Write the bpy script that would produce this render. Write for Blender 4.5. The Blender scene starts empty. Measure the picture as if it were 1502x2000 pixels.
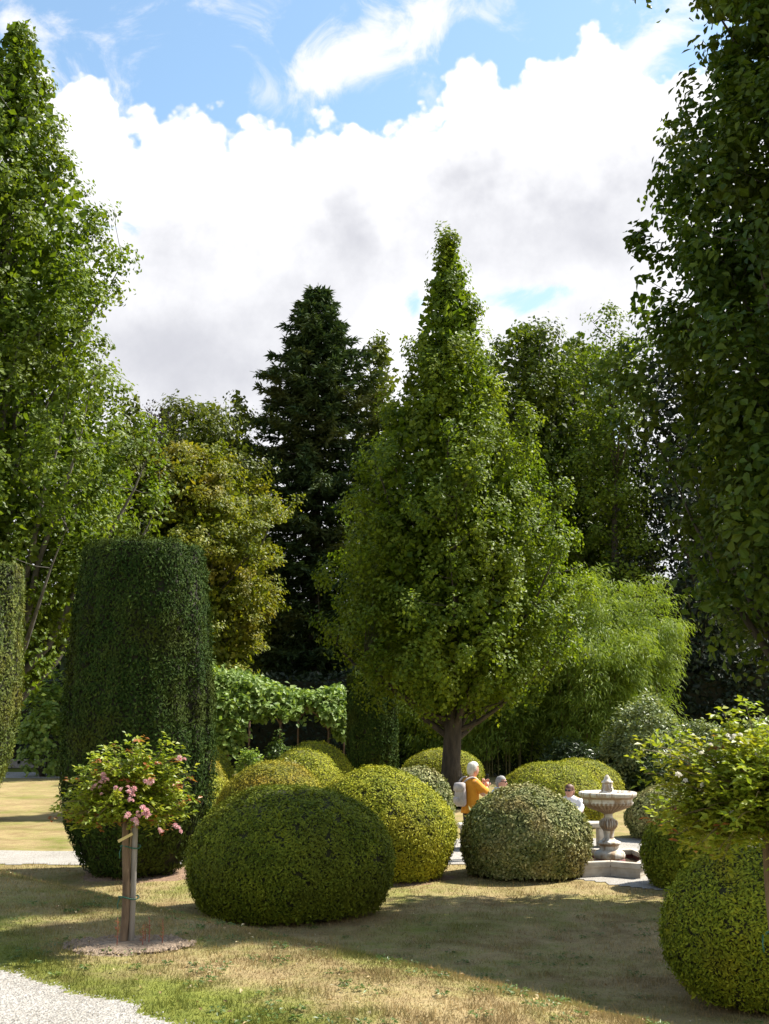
import bpy, math, random
import numpy as np
from mathutils import Vector

# ------------------------------------------------------------------ camera, sky, sun, exposure
SC = bpy.context.scene
COL = SC.collection
F, CX, CY = 2312.0, 751.0, 1000.0          # focal length and centre of the 1502 x 2000 photograph
CAMZ = 2.45
TH = math.atan(400.0 / F)
cam = bpy.data.cameras.new('camera')
camo = bpy.data.objects.new('camera', cam)
COL.objects.link(camo)
camo.location = (0, 0, CAMZ)
camo.rotation_euler = (math.pi / 2 + TH, 0, 0)
cam.sensor_width = 36.0
cam.lens = 36.0 * F / 2000.0
cam.clip_start = 0.1
cam.clip_end = 3000
cam.dof.use_dof = True
cam.dof.focus_distance = 20.0
cam.dof.aperture_fstop = 8.0
SC.camera = camo

SUN = Vector((1.0, 0.42, 1.36)).normalized()
sl = bpy.data.lights.new('sun', 'SUN')
sl.energy = 5.0
sl.angle = math.radians(0.53)
sl.color = (1.0, 0.95, 0.86)
so = bpy.data.objects.new('sun', sl)
COL.objects.link(so)
so.rotation_euler = SUN.to_track_quat('Z', 'Y').to_euler()
so.location = (30, 10, 40)

SC.view_settings.view_transform = 'Standard'
SC.view_settings.look = 'None'
SC.view_settings.gamma = 1.0
SC.view_settings.use_curve_mapping = False
SC.view_settings.exposure = 1.2
SC.cycles.max_bounces = 7
SC.cycles.diffuse_bounces = 3
SC.cycles.glossy_bounces = 2
SC.cycles.transmission_bounces = 4
SC.cycles.transparent_max_bounces = 4


def P(px, py, Y):
    """The point at depth Y (metres ahead) that the photograph shows at pixel px, py."""
    a, b = (px - CX) / F, (CY - py) / F
    dy = math.cos(TH) - b * math.sin(TH)
    dz = math.sin(TH) + b * math.cos(TH)
    return Vector((a * Y / dy, Y, CAMZ + dz * Y / dy))


def azel(px, py):
    v = P(px, py, 1.0) - Vector((0, 0, CAMZ))
    return math.atan2(v.x, v.y), math.atan2(v.z, math.hypot(v.x, v.y))


class NT:
    """Small helper round a node tree."""
    def __init__(s, nt):
        s.nt = nt
        nt.nodes.clear()

    def n(s, typ, ins=None, **props):
        nd = s.nt.nodes.new(typ)
        for k, v in props.items():
            setattr(nd, k, v)
        for k, v in (ins or {}).items():
            sock = nd.inputs[k]
            if isinstance(v, bpy.types.NodeSocket):
                s.nt.links.new(v, sock)
            else:
                sock.default_value = v
        return nd

    def m(s, op, a, b=0.0, c=0.0, clamp=False):
        nd = s.n('ShaderNodeMath', {0: a, 1: b, 2: c}, operation=op)
        nd.use_clamp = clamp
        return nd.outputs[0]

    def mix(s, f, a, b, blend='MIX'):
        nd = s.nt.nodes.new('ShaderNodeMix')
        nd.data_type = 'RGBA'
        nd.blend_type = blend
        for i, v in ((0, f), (6, a), (7, b)):
            if isinstance(v, bpy.types.NodeSocket):
                s.nt.links.new(v, nd.inputs[i])
            else:
                nd.inputs[i].default_value = v if i == 0 else (*v, 1.0)[:4]
        return nd.outputs[2]

    def noise(s, vec, scale, detail=4.0, rough=0.55, dist=0.0):
        nd = s.n('ShaderNodeTexNoise', {'Scale': scale, 'Detail': detail, 'Roughness': rough, 'Distortion': dist})
        if vec is not None:
            s.nt.links.new(vec, nd.inputs['Vector'])
        return nd.outputs[0]

    def ramp(s, f, stops):
        nd = s.n('ShaderNodeValToRGB', {0: f})
        cr = nd.color_ramp
        while len(cr.elements) < len(stops):
            cr.elements.new(0.5)
        for e, (p, c) in zip(cr.elements, stops):
            e.position = p
            e.color = (*c, 1.0)[:4]
        return nd.outputs[0]

    def sstep(s, x, lo, hi):
        nd = s.n('ShaderNodeMapRange', {0: x, 1: lo, 2: hi, 3: 0.0, 4: 1.0}, interpolation_type='SMOOTHSTEP')
        return nd.outputs[0]


world = bpy.data.worlds.new('World')
SC.world = world
world.use_nodes = True


def build_sky():
    t = NT(world.node_tree)
    tc = t.n('ShaderNodeTexCoord')
    d = tc.outputs['Generated']
    sp = t.n('ShaderNodeSeparateXYZ', {0: d})
    x, y, z = sp.outputs
    az = t.m('ARCTAN2', x, y)
    el = t.m('ARCSINE', z)
    # noise fields over the dome
    big = t.noise(d, 7.0, 9.0, 0.56)
    fine = t.noise(d, 26.0, 8.0, 0.62)
    wn = t.noise(d, 15.0, 10.0, 0.64, 0.9)
    vor = t.n('ShaderNodeTexVoronoi', {'Vector': d, 'Scale': 26.0, 'Detail': 3.0, 'Roughness': 0.5, 'Smoothness': 0.35}, feature='SMOOTH_F1')
    billow = t.m('SUBTRACT', 0.5, vor.outputs['Distance'])
    # upper edge of the cumulus bank against azimuth
    edge = [(-120, 190), (0, 120), (70, 140), (130, 190), (200, 225), (270, 262), (330, 245), (400, 226), (470, 240), (540, 262), (590, 270), (640, 245), (680, 238),
            (715, 268), (745, 285), (790, 250), (830, 225), (865, 195), (900, 166), (960, 152), (1010, 150), (1080, 125), (1200, 124),
            (1300, 138), (1400, 146), (1500, 140), (1620, 170)]
    span = 0.5
    fc = t.n('ShaderNodeFloatCurve', {1: t.m('ADD', t.m('DIVIDE', az, 2 * span), 0.5, clamp=True)})
    c = fc.mapping.curves[0]
    pts = []
    for px, py in edge:
        a, e = azel(px, py)
        pts.append((a / (2 * span) + 0.5, e))
    pts = [(0.0, pts[0][1])] + pts + [(1.0, pts[-1][1])]
    while len(c.points) < len(pts):
        c.points.new(0.5, 0.5)
    for cp, (a, e) in zip(c.points, pts):
        cp.location = (a, e)
        cp.handle_type = 'VECTOR'
    fc.mapping.update()
    eb = fc.outputs[0]
    h = t.m('SUBTRACT', eb, el)
    h = t.m('ADD', h, t.m('MULTIPLY', t.m('SUBTRACT', big, 0.5), 0.075))
    h = t.m('ADD', h, t.m('MULTIPLY', billow, 0.062))
    h = t.m('ADD', h, t.m('MULTIPLY', t.m('SUBTRACT', fine, 0.5), 0.03))
    h = t.m('ADD', h, 0.044)

    def blobs(lst):
        tot = None
        for px, py, rx, ry, ang, amp in lst:
            a0, e0 = azel(px, py)
            ra, re = rx / F, ry / F
            da = t.m('SUBTRACT', az, a0)
            de = t.m('SUBTRACT', el, e0)
            ca, sa = math.cos(math.radians(ang)), math.sin(math.radians(ang))
            u = t.m('ADD', t.m('MULTIPLY', da, ca / ra), t.m('MULTIPLY', de, sa / ra))
            v = t.m('ADD', t.m('MULTIPLY', da, -sa / re), t.m('MULTIPLY', de, ca / re))
            q = t.m('ADD', t.m('MULTIPLY', u, u), t.m('MULTIPLY', v, v))
            g = t.m('MULTIPLY', t.m('EXPONENT', t.m('MULTIPLY', q, -1.0)), amp)
            tot = g if tot is None else t.m('ADD', tot, g)
        return tot
    holes = blobs([(1010, 585, 95, 36, 0, 1.0), (1110, 560, 60, 18, 10, .5), (230, 440, 60, 22, 0, .8), (812, 600, 32, 50, 0, .7), (1170, 790, 80, 120, 0, .7)])
    body = t.sstep(h, 0.0, 0.013)
    hole = t.sstep(t.m('ADD', holes, t.m('MULTIPLY', t.m('SUBTRACT', wn, 0.5), 2.2)), 0.40, 0.95)
    body = t.m('MULTIPLY', body, t.m('SUBTRACT', 1.0, t.m('MULTIPLY', hole, 0.85)))
    wis = blobs([(760, 90, 240, 62, 22, .95), (650, 130, 110, 55, 30, .5), (1290, 60, 120, 40, 48, .62), (1250, 110, 110, 32, 20, .45),
                 (150, 150, 120, 55, -28, .62), (45, 30, 90, 40, 0, .5), (1440, 20, 110, 30, 0, .55), (1000, 55, 70, 30, -20, .3), (370, 5, 60, 16, 0, .35)])
    far = t.m('MULTIPLY', t.sstep(el, 0.62, 0.9), 0.30)           # the same loose cloud goes on overhead
    wsum = t.m('ADD', t.m('ADD', wis, far), t.m('MULTIPLY', t.m('SUBTRACT', wn, 0.5), 3.0))
    wisp = t.m('MULTIPLY', t.sstep(wsum, 0.16, 1.0), 0.9)
    mask = t.m('MAXIMUM', body, wisp)
    # shade inside the cloud: thick undersides are grey
    grey = blobs([(930, 330, 130, 70, -10, .95), (1080, 400, 180, 60, 0, .6), (370, 480, 190, 65, -8, .55), (380, 730, 200, 90, 0, .95), (560, 620, 140, 70, 0, .5),
                  (640, 430, 160, 50, 0, .35), (1120, 480, 180, 50, 0, .45), (230, 640, 130, 70, 0, .5), (1230, 330, 100, 60, 0, .3)])
    shade = t.m('ADD', t.m('MULTIPLY', grey, 0.60), t.m('ADD', t.m('MULTIPLY', t.m('SUBTRACT', big, 0.5), 1.5), 0.10))
    shade = t.m('ADD', shade, t.m('MULTIPLY', t.m('SUBTRACT', fine, 0.5), 0.55))
    shade = t.m('MULTIPLY', t.sstep(shade, -0.34, 0.82), t.sstep(h, 0.015, 0.13))
    cloud = t.mix(shade, (4.2, 4.2, 4.27), (2.42, 2.45, 2.66))
    cloud = t.mix(t.m('SUBTRACT', 1.0, body, clamp=True), cloud, (3.9, 3.88, 4.05))
    sky = t.n('ShaderNodeTexSky', sky_type='NISHITA', sun_disc=False, sun_elevation=math.asin(SUN.z),
              sun_rotation=math.atan2(SUN.x, SUN.y), altitude=200.0, air_density=1.0, dust_density=0.8, ozone_density=1.4)
    skyc = t.mix(1.0, sky.outputs[0], (.94, .99, .90), 'MULTIPLY')
    colr = t.mix(mask, skyc, cloud)
    bg = t.n('ShaderNodeBackground', {0: colr, 1: 0.125})
    t.n('ShaderNodeOutputWorld', {0: bg.outputs[0]})


build_sky()

# ------------------------------------------------------------------ numeric helpers
RNG = np.random.default_rng(7)


def norm(a):
    return a / np.maximum(np.linalg.norm(a, axis=-1, keepdims=True), 1e-9)


def sst(x, a, b):
    t = np.clip((np.asarray(x, float) - a) / (b - a), 0, 1)
    return t * t * (3 - 2 * t)


def vnoise(p, seed=0):
    """Value noise 0..1 at points p (n, 3)."""
    p = np.asarray(p, float)
    i = np.floor(p).astype(np.int64)
    f = p - i
    f = f * f * (3 - 2 * f)
    out = np.zeros(len(p))
    for dx in (0, 1):
        for dy in (0, 1):
            for dz in (0, 1):
                hh = ((i[:, 0] + dx) * 73856093) ^ ((i[:, 1] + dy) * 19349663) ^ ((i[:, 2] + dz) * 83492791) ^ (seed * 2654435761)
                hh = (hh ^ (hh >> 13)) * 1274126177
                hh = (hh ^ (hh >> 16)) & 0xFFFFFF
                w = (f[:, 0] if dx else 1 - f[:, 0]) * (f[:, 1] if dy else 1 - f[:, 1]) * (f[:, 2] if dz else 1 - f[:, 2])
                out += w * hh / float(0xFFFFFF)
    return out


def fbm(p, seed=0, o=3):
    s, a, tot = 0.0, 1.0, 0.0
    for k in range(o):
        s = s + a * vnoise(np.asarray(p) * 2 ** k, seed + k)
        tot += a
        a *= 0.5
    return s / tot


class MB:
    """Collects vertices and faces, then links them as one mesh object."""
    def __init__(s):
        s.v, s.f, s.t, s.nv = [], [], [], 0

    def add(s, v, faces, tint=None, mat=0):
        v = np.asarray(v, float).reshape(-1, 3)
        for fa in faces:
            fa = np.asarray(fa, np.int64)
            s.f.append((fa + s.nv, mat))
        s.v.append(v)
        s.t.append(np.full(len(v), 0.5) if tint is None else np.broadcast_to(np.asarray(tint, float), (len(v),)))
        s.nv += len(v)

    def data(s, name, mats, smooth=False):
        me = bpy.data.meshes.new(name)
        v = np.concatenate(s.v)
        me.vertices.add(len(v))
        me.vertices.foreach_set('co', v.astype(np.float32).ravel())
        loops = np.concatenate([f.ravel() for f, _ in s.f])
        tot = np.concatenate([np.full(len(f), f.shape[1]) for f, _ in s.f])
        mi = np.concatenate([np.full(len(f), m) for f, m in s.f])
        me.loops.add(len(loops))
        me.loops.foreach_set('vertex_index', loops.astype(np.int32))
        me.polygons.add(len(tot))
        me.polygons.foreach_set('loop_start', np.concatenate([[0], np.cumsum(tot)[:-1]]).astype(np.int32))
        me.polygons.foreach_set('material_index', mi.astype(np.int32))
        me.polygons.foreach_set('use_smooth', np.full(len(tot), bool(smooth)))
        me.update(calc_edges=True)
        at = me.attributes.new('tint', 'FLOAT', 'POINT')
        at.data.foreach_set('value', np.concatenate(s.t).astype(np.float32))
        for m in (mats if isinstance(mats, (list, tuple)) else [mats]):
            me.materials.append(m)
        return me

    def build(s, name, mats, parent=None, smooth=False):
        return link(name, s.data(name, mats, smooth), parent)


def link(name, me, parent=None):
    o = bpy.data.objects.new(name, me)
    COL.objects.link(o)
    if parent is not None:
        o.parent = parent
    return o


def tag(o, label=None, cat=None, group=None, kind=None):
    for k, v in (('label', label), ('category', cat), ('group', group), ('kind', kind)):
        if v:
            o[k] = v
    return o


def thing(name, loc, label, cat, group=None, rz=0.0):
    o = bpy.data.objects.new(name, None)
    COL.objects.link(o)
    o.location = loc
    o.rotation_euler = (0, 0, rz)
    o.empty_display_size = 0.2
    return tag(o, label, cat, group)


def leaves(mb, c, u, n, L, W, tint=None, fold=0.12, kind='plain', mat=0):
    """One folded leaf per row: base c, direction u, upper side n."""
    c = np.asarray(c, float)
    N = len(c)
    n2 = norm(np.broadcast_to(np.asarray(n, float), (N, 3)))
    u = np.asarray(u, float)
    u = norm(u - n2 * (u * n2).sum(1, keepdims=True) + 1e-4)
    v = np.cross(n2, u)
    L = np.broadcast_to(np.asarray(L, float), (N,))[:, None]
    W = np.broadcast_to(np.asarray(W, float), (N,))[:, None]
    k = np.arange(N)[:, None]
    if tint is None:
        tint = RNG.random(N)
    if kind == 'plain':
        vs = np.stack([c, c + u * L * .45 + v * W * .5 + n2 * W * fold, c + u * L - n2 * L * .06, c + u * L * .45 - v * W * .5 + n2 * W * fold], 1)
        mb.add(vs.reshape(-1, 3), [k * 4 + np.array([0, 1, 2]), k * 4 + np.array([0, 2, 3])], np.repeat(tint, 4), mat)
    elif kind == 'lobed':
        vs = np.stack([c, c + u * L * .38 + v * W * .36 + n2 * W * fold, c + u * L * .70 + v * W * .5 + n2 * W * fold, c + u * L - n2 * L * .08,
                       c + u * L * .70 - v * W * .5 + n2 * W * fold, c + u * L * .38 - v * W * .36 + n2 * W * fold], 1)
        mb.add(vs.reshape(-1, 3), [k * 6 + np.array([0, 1, 2, 3]), k * 6 + np.array([0, 3, 4, 5])], np.repeat(tint, 6), mat)
    elif kind == 'blade':
        vs = np.stack([c - v * W * .5, c + v * W * .5, c + u * L], 1)
        mb.add(vs.reshape(-1, 3), [k * 3 + np.array([0, 1, 2])], np.repeat(tint, 3), mat)


def tube(mb, pts, rad, sides=6, tint=0.5, mat=0, cap=True):
    pts = np.asarray(pts, float)
    n = len(pts)
    rad = np.broadcast_to(np.asarray(rad, float), (n,))
    tg = norm(np.gradient(pts, axis=0))
    ref = np.array([0.31, 0.95, 0.05]) if abs(tg[:, 2]).mean() > .7 else np.array([0, 0, 1.0])
    a = norm(np.cross(tg, ref))
    b = np.cross(tg, a)
    th = np.arange(sides) * 2 * np.pi / sides
    ring = pts[:, None] + rad[:, None, None] * (np.cos(th)[None, :, None] * a[:, None] + np.sin(th)[None, :, None] * b[:, None])
    i = np.arange(n - 1)[:, None] * sides
    j = np.arange(sides)[None]
    jn = (j + 1) % sides
    q = np.stack([i + j, i + jn, i + sides + jn, i + sides + j], -1).reshape(-1, 4)
    fs = [q]
    if cap:
        fs.append(np.arange(sides)[None, ::-1])
        fs.append((n - 1) * sides + np.arange(sides)[None])
    mb.add(ring.reshape(-1, 3), fs, tint, mat)


def lathe(mb, prof, segs=32, flute=None, mat=0, tint=0.5, center=(0, 0)):
    """prof: rows of r, z, flute depth."""
    prof = np.asarray(prof, float)
    th = np.arange(segs) * 2 * np.pi / segs
    r = prof[:, 0][:, None] * np.ones(segs)[None]
    if flute:
        r = r * (1 - prof[:, 2][:, None] * (0.5 - 0.5 * np.cos(th * flute))[None])
    v = np.stack([center[0] + r * np.cos(th), center[1] + r * np.sin(th), prof[:, 1][:, None] * np.ones(segs)[None]], -1)
    i = np.arange(len(prof) - 1)[:, None] * segs
    j = np.arange(segs)[None]
    q = np.stack([i + j, i + (j + 1) % segs, i + segs + (j + 1) % segs, i + segs + j], -1).reshape(-1, 4)
    if flute:
        tint = (np.clip(prof[:, 2] * 9, 0, 1)[:, None] * (0.5 - 0.5 * np.cos(th * flute))[None]).ravel()
    else:
        tint = np.zeros(len(prof) * segs)
    mb.add(v.reshape(-1, 3), [q, np.arange(segs)[None, ::-1], (len(prof) - 1) * segs + np.arange(segs)[None]], tint, mat)


def box(mb, c, s, rz=0.0, bev=0.0, mat=0, tint=0.5):
    """A box with chamfered edges; c centre, s full size."""
    hx, hy, hz = s[0] / 2, s[1] / 2, s[2] / 2
    b = min(bev, hx * .9, hy * .9, hz * .9)
    if b <= 0:
        v = np.array([[x, y, z] for z in (-hz, hz) for x, y in ((-hx, -hy), (hx, -hy), (hx, hy), (-hx, hy))])
        fs = [np.array([[0, 3, 2, 1], [4, 5, 6, 7], [0, 1, 5, 4], [1, 2, 6, 5], [2, 3, 7, 6], [3, 0, 4, 7]])]
    else:
        lv = []
        for z, ins in ((-hz, b), (-hz + b, 0), (hz - b, 0), (hz, b)):
            for sx, sy in ((-1, -1), (1, -1), (1, 1), (-1, 1)):
                x0, y0 = sx * (hx - ins), sy * (hy - ins)
                cxx = b if ins == 0 else 0
                if sx * sy > 0:
                    lv += [[x0, y0 - sy * cxx, z], [x0 - sx * cxx, y0, z]] 
                else:
                    lv += [[x0 - sx * cxx, y0, z], [x0, y0 - sy * cxx, z]]
        v = np.array(lv)
        fs = []
        q = []
        for k in range(3):
            for j in range(8):
                q.append([k * 8 + j, k * 8 + (j + 1) % 8, (k + 1) * 8 + (j + 1) % 8, (k + 1) * 8 + j])
        fs = [np.array(q), np.arange(8)[None, ::-1], 24 + np.arange(8)[None]]
    ca, sa = math.cos(rz), math.sin(rz)
    w = v.copy()
    w[:, 0] = v[:, 0] * ca - v[:, 1] * sa + c[0]
    w[:, 1] = v[:, 0] * sa + v[:, 1] * ca + c[1]
    w[:, 2] += c[2]
    mb.add(w, fs, tint, mat)


# ------------------------------------------------------------------ materials
def material(name):
    m = bpy.data.materials.new(name)
    m.use_nodes = True
    return m, NT(m.node_tree)


def leaf_mat(name, cols, trans=0.35, rough=0.5, patch=None, pscale=0.8, tcol=None, spec=0.35):
    """cols: dark, mid, light leaf colours picked per leaf; patch: a second colour in soft drifts through the plant."""
    m, t = material(name)
    at = t.n('ShaderNodeAttribute', attribute_name='tint')
    tc = t.n('ShaderNodeTexCoord')
    col = t.ramp(at.outputs['Fac'], [(i / (len(cols) - 1), c) for i, c in enumerate(cols)])
    n1 = t.noise(tc.outputs['Object'], pscale, 3.0)
    if patch is not None:
        col = t.mix(t.m('MULTIPLY', t.sstep(n1, 0.46, 0.72), 0.85), col, patch)
    n2 = t.noise(tc.outputs['Object'], pscale * 3.1, 2.0)
    col = t.mix(1.0, col, t.ramp(n2, [(0.3, (.78, .82, .8)), (0.7, (1.18, 1.14, 1.05))]), 'MULTIPLY')
    p = t.n('ShaderNodeBsdfPrincipled', {'Base Color': col, 'Roughness': rough, 'Specular IOR Level': spec})
    tr = t.n('ShaderNodeBsdfTranslucent', {0: t.mix(1.0, col, tcol or (1.25, 1.2, .55), 'MULTIPLY')})
    mx = t.n('ShaderNodeMixShader', {0: trans, 1: p.outputs[0], 2: tr.outputs[0]})
    t.n('ShaderNodeOutputMaterial', {0: mx.outputs[0]})
    return m


def bark_mat(name, a, b, scale=9.0):
    m, t = material(name)
    tc = t.n('ShaderNodeTexCoord')
    mp = t.n('ShaderNodeMapping', {0: tc.outputs['Object'], 3: (1, 1, 0.22)})
    n = t.noise(mp.outputs[0], scale, 8.0, 0.65)
    col = t.ramp(n, [(0.3, a), (0.68, b)])
    bp = t.n('ShaderNodeBump', {'Strength': 0.9, 'Distance': 0.03, 'Height': n})
    p = t.n('ShaderNodeBsdfPrincipled', {'Base Color': col, 'Roughness': 0.9, 'Normal': bp.outputs[0]})
    t.n('ShaderNodeOutputMaterial', {0: p.outputs[0]})
    return m


def plain_mat(name, a, b=None, scale=20.0, rough=0.7, bump=0.0, metal=0.0, stretch=(1, 1, 1)):
    m, t = material(name)
    tc = t.n('ShaderNodeTexCoord')
    mp = t.n('ShaderNodeMapping', {0: tc.outputs['Object'], 3: stretch})
    n = t.noise(mp.outputs[0], scale, 6.0, 0.6)
    col = t.ramp(n, [(0.32, a), (0.68, b or a)])
    ins = {'Base Color': col, 'Roughness': rough, 'Metallic': metal}
    if bump:
        ins['Normal'] = t.n('ShaderNodeBump', {'Strength': bump, 'Distance': 0.01, 'Height': n}).outputs[0]
    p = t.n('ShaderNodeBsdfPrincipled', ins)
    t.n('ShaderNodeOutputMaterial', {0: p.outputs[0]})
    return m


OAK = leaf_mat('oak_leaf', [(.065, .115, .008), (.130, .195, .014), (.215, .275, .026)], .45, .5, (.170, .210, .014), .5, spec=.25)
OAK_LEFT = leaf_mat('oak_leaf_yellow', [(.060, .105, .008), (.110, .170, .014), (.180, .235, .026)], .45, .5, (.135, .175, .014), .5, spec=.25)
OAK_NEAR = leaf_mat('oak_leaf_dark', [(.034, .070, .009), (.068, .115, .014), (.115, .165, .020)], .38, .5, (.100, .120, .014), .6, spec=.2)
SPRUCE = leaf_mat('spruce_needle', [(.026, .052, .022), (.050, .086, .034), (.090, .130, .042)], .12, .6, (.10, .105, .030), .35, spec=.15)
BRONZE = leaf_mat('bronze_leaf', [(.100, .140, .012), (.185, .220, .018), (.290, .280, .032)], .42, .5, (.250, .195, .026), .45, spec=.25)
GREENFAR = leaf_mat('far_leaf', [(.060, .085, .010), (.100, .130, .016), (.150, .170, .024)], .4, .5, (.125, .135, .016), .3, spec=.25)
PURPLE = leaf_mat('purple_leaf', [(.022, .016, .016), (.040, .026, .024), (.055, .035, .028)], .2, .5)
BEECH = leaf_mat('beech_leaf', [(.042, .075, .008), (.085, .130, .012), (.150, .195, .020)], .4, .5, (.115, .145, .012), .3, spec=.25)
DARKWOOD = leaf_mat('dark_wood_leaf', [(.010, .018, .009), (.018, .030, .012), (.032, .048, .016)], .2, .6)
BAMBOO = leaf_mat('bamboo_leaf', [(.100, .165, .018), (.180, .260, .032), (.270, .340, .065)], .42, .5, (.220, .280, .032), .5, spec=.3)
RHODO = leaf_mat('rhododendron_leaf', [(.100, .145, .050), (.200, .250, .100), (.360, .400, .210)], .28, .42, (.20, .24, .09), .8, spec=.5)
LAUREL = leaf_mat('laurel_leaf', [(.022, .042, .012), (.045, .075, .018), (.08, .115, .03)], .2, .4)
VINE = leaf_mat('vine_leaf', [(.120, .200, .035), (.210, .310, .070), (.330, .420, .140)], .42, .5, (.24, .33, .08), .6, spec=.3)
YEWGOLD = leaf_mat('golden_yew', [(.125, .158, .014), (.272, .292, .022), (.420, .408, .036)], .10, .6, (.300, .270, .026), 1.1, spec=.1)
YEWOLIVE = leaf_mat('olive_yew', [(.068, .098, .008), (.135, .168, .013), (.215, .240, .020)], .10, .6, (.125, .138, .014), 1.1, spec=.1)
YEWORANGE = leaf_mat('orange_gold_yew', [(.150, .155, .014), (.270, .250, .024), (.385, .335, .038)], .10, .6, (.305, .215, .028), 1.6, spec=.1)
YEWMID = leaf_mat('gold_olive_yew', [(.100, .138, .010), (.200, .238, .016), (.320, .340, .026)], .10, .6, (.235, .218, .020), 1.6, spec=.1)
BOXGREY = leaf_mat('variegated_box', [(.075, .100, .026), (.180, .200, .065), (.430, .415, .200)], .12, .6, (.265, .215, .085), 1.7, spec=.15)
YEWDARK = leaf_mat('dark_yew', [(.016, .036, .008), (.036, .066, .014), (.072, .105, .024)], .12, .7, (.062, .074, .014), .9, spec=.05)
YEWSIDE = leaf_mat('side_yew', [(.050, .078, .014), (.100, .135, .026), (.180, .205, .045)], .2, .6, (.170, .155, .026), .9, spec=.15)
ROSE = leaf_mat('rose_leaf', [(.130, .200, .014), (.240, .310, .026), (.370, .400, .065)], .40, .45, (.330, .315, .028), 3.0, spec=.35)
ROSERED = leaf_mat('young_rose_leaf', [(.26, .07, .035), (.32, .13, .04), (.34, .20, .05)], .3, .4)
PETAL = leaf_mat('pink_petal', [(.62, .30, .36), (.76, .46, .50), (.82, .62, .62)], .3, .5, tcol=(1.0, .85, .88))
PETALWHITE = leaf_mat('white_petal', [(.74, .70, .66), (.80, .76, .72), (.82, .80, .78)], .3, .5, tcol=(1, 1, .95))
HERB = leaf_mat('herb_leaf', [(.05, .09, .02), (.09, .15, .03), (.14, .2, .05)], .3, .45)
HULL = plain_mat('shaded_inner_twigs', (.012, .014, .006), (.028, .026, .010), 14, .95)  # hull under the leaves: shade between shoots is put in as near black
HULLF = plain_mat('clipped_inner', (.060, .066, .008), (.120, .118, .012), 26, .95)
HULLG = plain_mat('shaded_inner_green', (.020, .023, .005), (.042, .042, .009), 22, .95)  # hull of the near mounds, darkened so their fronts look more shaded
BARK = bark_mat('oak_bark', (.022, .018, .013), (.085, .068, .050), 9)
BARKG = bark_mat('grey_bark', (.05, .045, .038), (.16, .145, .12), 7)

# ------------------------------------------------------------------ terrain
A0 = np.array([-4.65, 14.8])
DV = np.array([6.8, -7.8]) / math.hypot(6.8, 7.8)
NV = np.array([-DV[1], DV[0]])
ZUP = 0.82


def bank_s(x, y):
    return (x - A0[0]) * NV[0] + (y - A0[1]) * NV[1]


def gz(x, y):
    x = np.asarray(x, float)
    y = np.asarray(y, float)
    s = bank_s(x, y)
    z = ZUP * (1 - sst(s, -1.1, 2.3))
    z = z + 0.02 * np.maximum(0, y - 28) * sst(y, 28, 36)
    p = np.stack([x * .5, y * .5, 0 * x], -1).reshape(-1, 3)
    return z + ((vnoise(p, 3) - .5) * .05).reshape(z.shape)


def gzf(x, y):
    return float(gz(np.array([x]), np.array([y]))[0])


def grid_mesh(name, xs, ys, mat, dz=0.0, keep=None, kind='structure', label=None, cat=None):
    X, Y = np.meshgrid(xs, ys)
    Z = gz(X.ravel(), Y.ravel()).reshape(X.shape) + dz
    nx, ny = len(xs), len(ys)
    v = np.stack([X, Y, Z], -1).reshape(-1, 3)
    i = np.arange(ny - 1)[:, None] * nx + np.arange(nx - 1)[None]
    q = np.stack([i, i + 1, i + nx + 1, i + nx], -1).reshape(-1, 4)
    if keep is not None:
        k = keep(v[:, 0], v[:, 1])
        q = q[k[q].all(1)]
        used = np.unique(q)
        mp = np.full(len(v), -1)
        mp[used] = np.arange(len(used))
        v, q = v[used], mp[q]
    mb = MB()
    mb.add(v, [q])
    o = mb.build(name, mat, None, True)
    return tag(o, label, cat, kind=kind)


def lawn_colour(t):
    """Dry tan turf with greener drifts, by world position; shared by the soil sheet and the grass blades."""
    g = t.n('ShaderNodeNewGeometry')
    pos = g.outputs['Position']
    sp = t.n('ShaderNodeSeparateXYZ', {0: pos})
    s = t.m('ADD', t.m('MULTIPLY', t.m('SUBTRACT', sp.outputs[0], A0[0]), NV[0]), t.m('MULTIPLY', t.m('SUBTRACT', sp.outputs[1], A0[1]), NV[1]))
    a = t.noise(pos, 0.55, 4.0, 0.6, .4)
    b = t.noise(pos, 2.6, 5.0, 0.65)
    c = t.noise(pos, 14.0, 4.0, 0.6)
    near = t.m('MULTIPLY', t.sstep(s, -1.5, -2.6), 0.34)             # the path-side strip is watered: greener
    back = t.m('MULTIPLY', t.sstep(sp.outputs[1], 44.0, 48.0), 0.5)
    k = t.m('ADD', t.m('ADD', t.m('MULTIPLY', a, 0.75), t.m('MULTIPLY', b, 0.55)), t.m('ADD', near, back))
    k = t.m('ADD', k, t.m('MULTIPLY', t.m('SUBTRACT', c, 0.5), 0.3))
    green = t.sstep(k, 0.51, 0.92)
    tan = t.ramp(b, [(0.25, (.240, .180, .095)), (0.55, (.360, .285, .158)), (0.8, (.450, .370, .220))])
    grn = t.ramp(c, [(0.3, (.105, .135, .026)), (0.7, (.205, .225, .050))])
    d = t.noise(pos, .9, 6.0, .7, .8)
    out = t.mix(green, tan, grn)
    out = t.mix(1.0, out, t.ramp(d, [(.32, (.66, .60, .52)), (.52, (1.0, .98, .94)), (.72, (1.16, 1.12, 1.05))]), 'MULTIPLY')
    return out, pos, c


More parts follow.
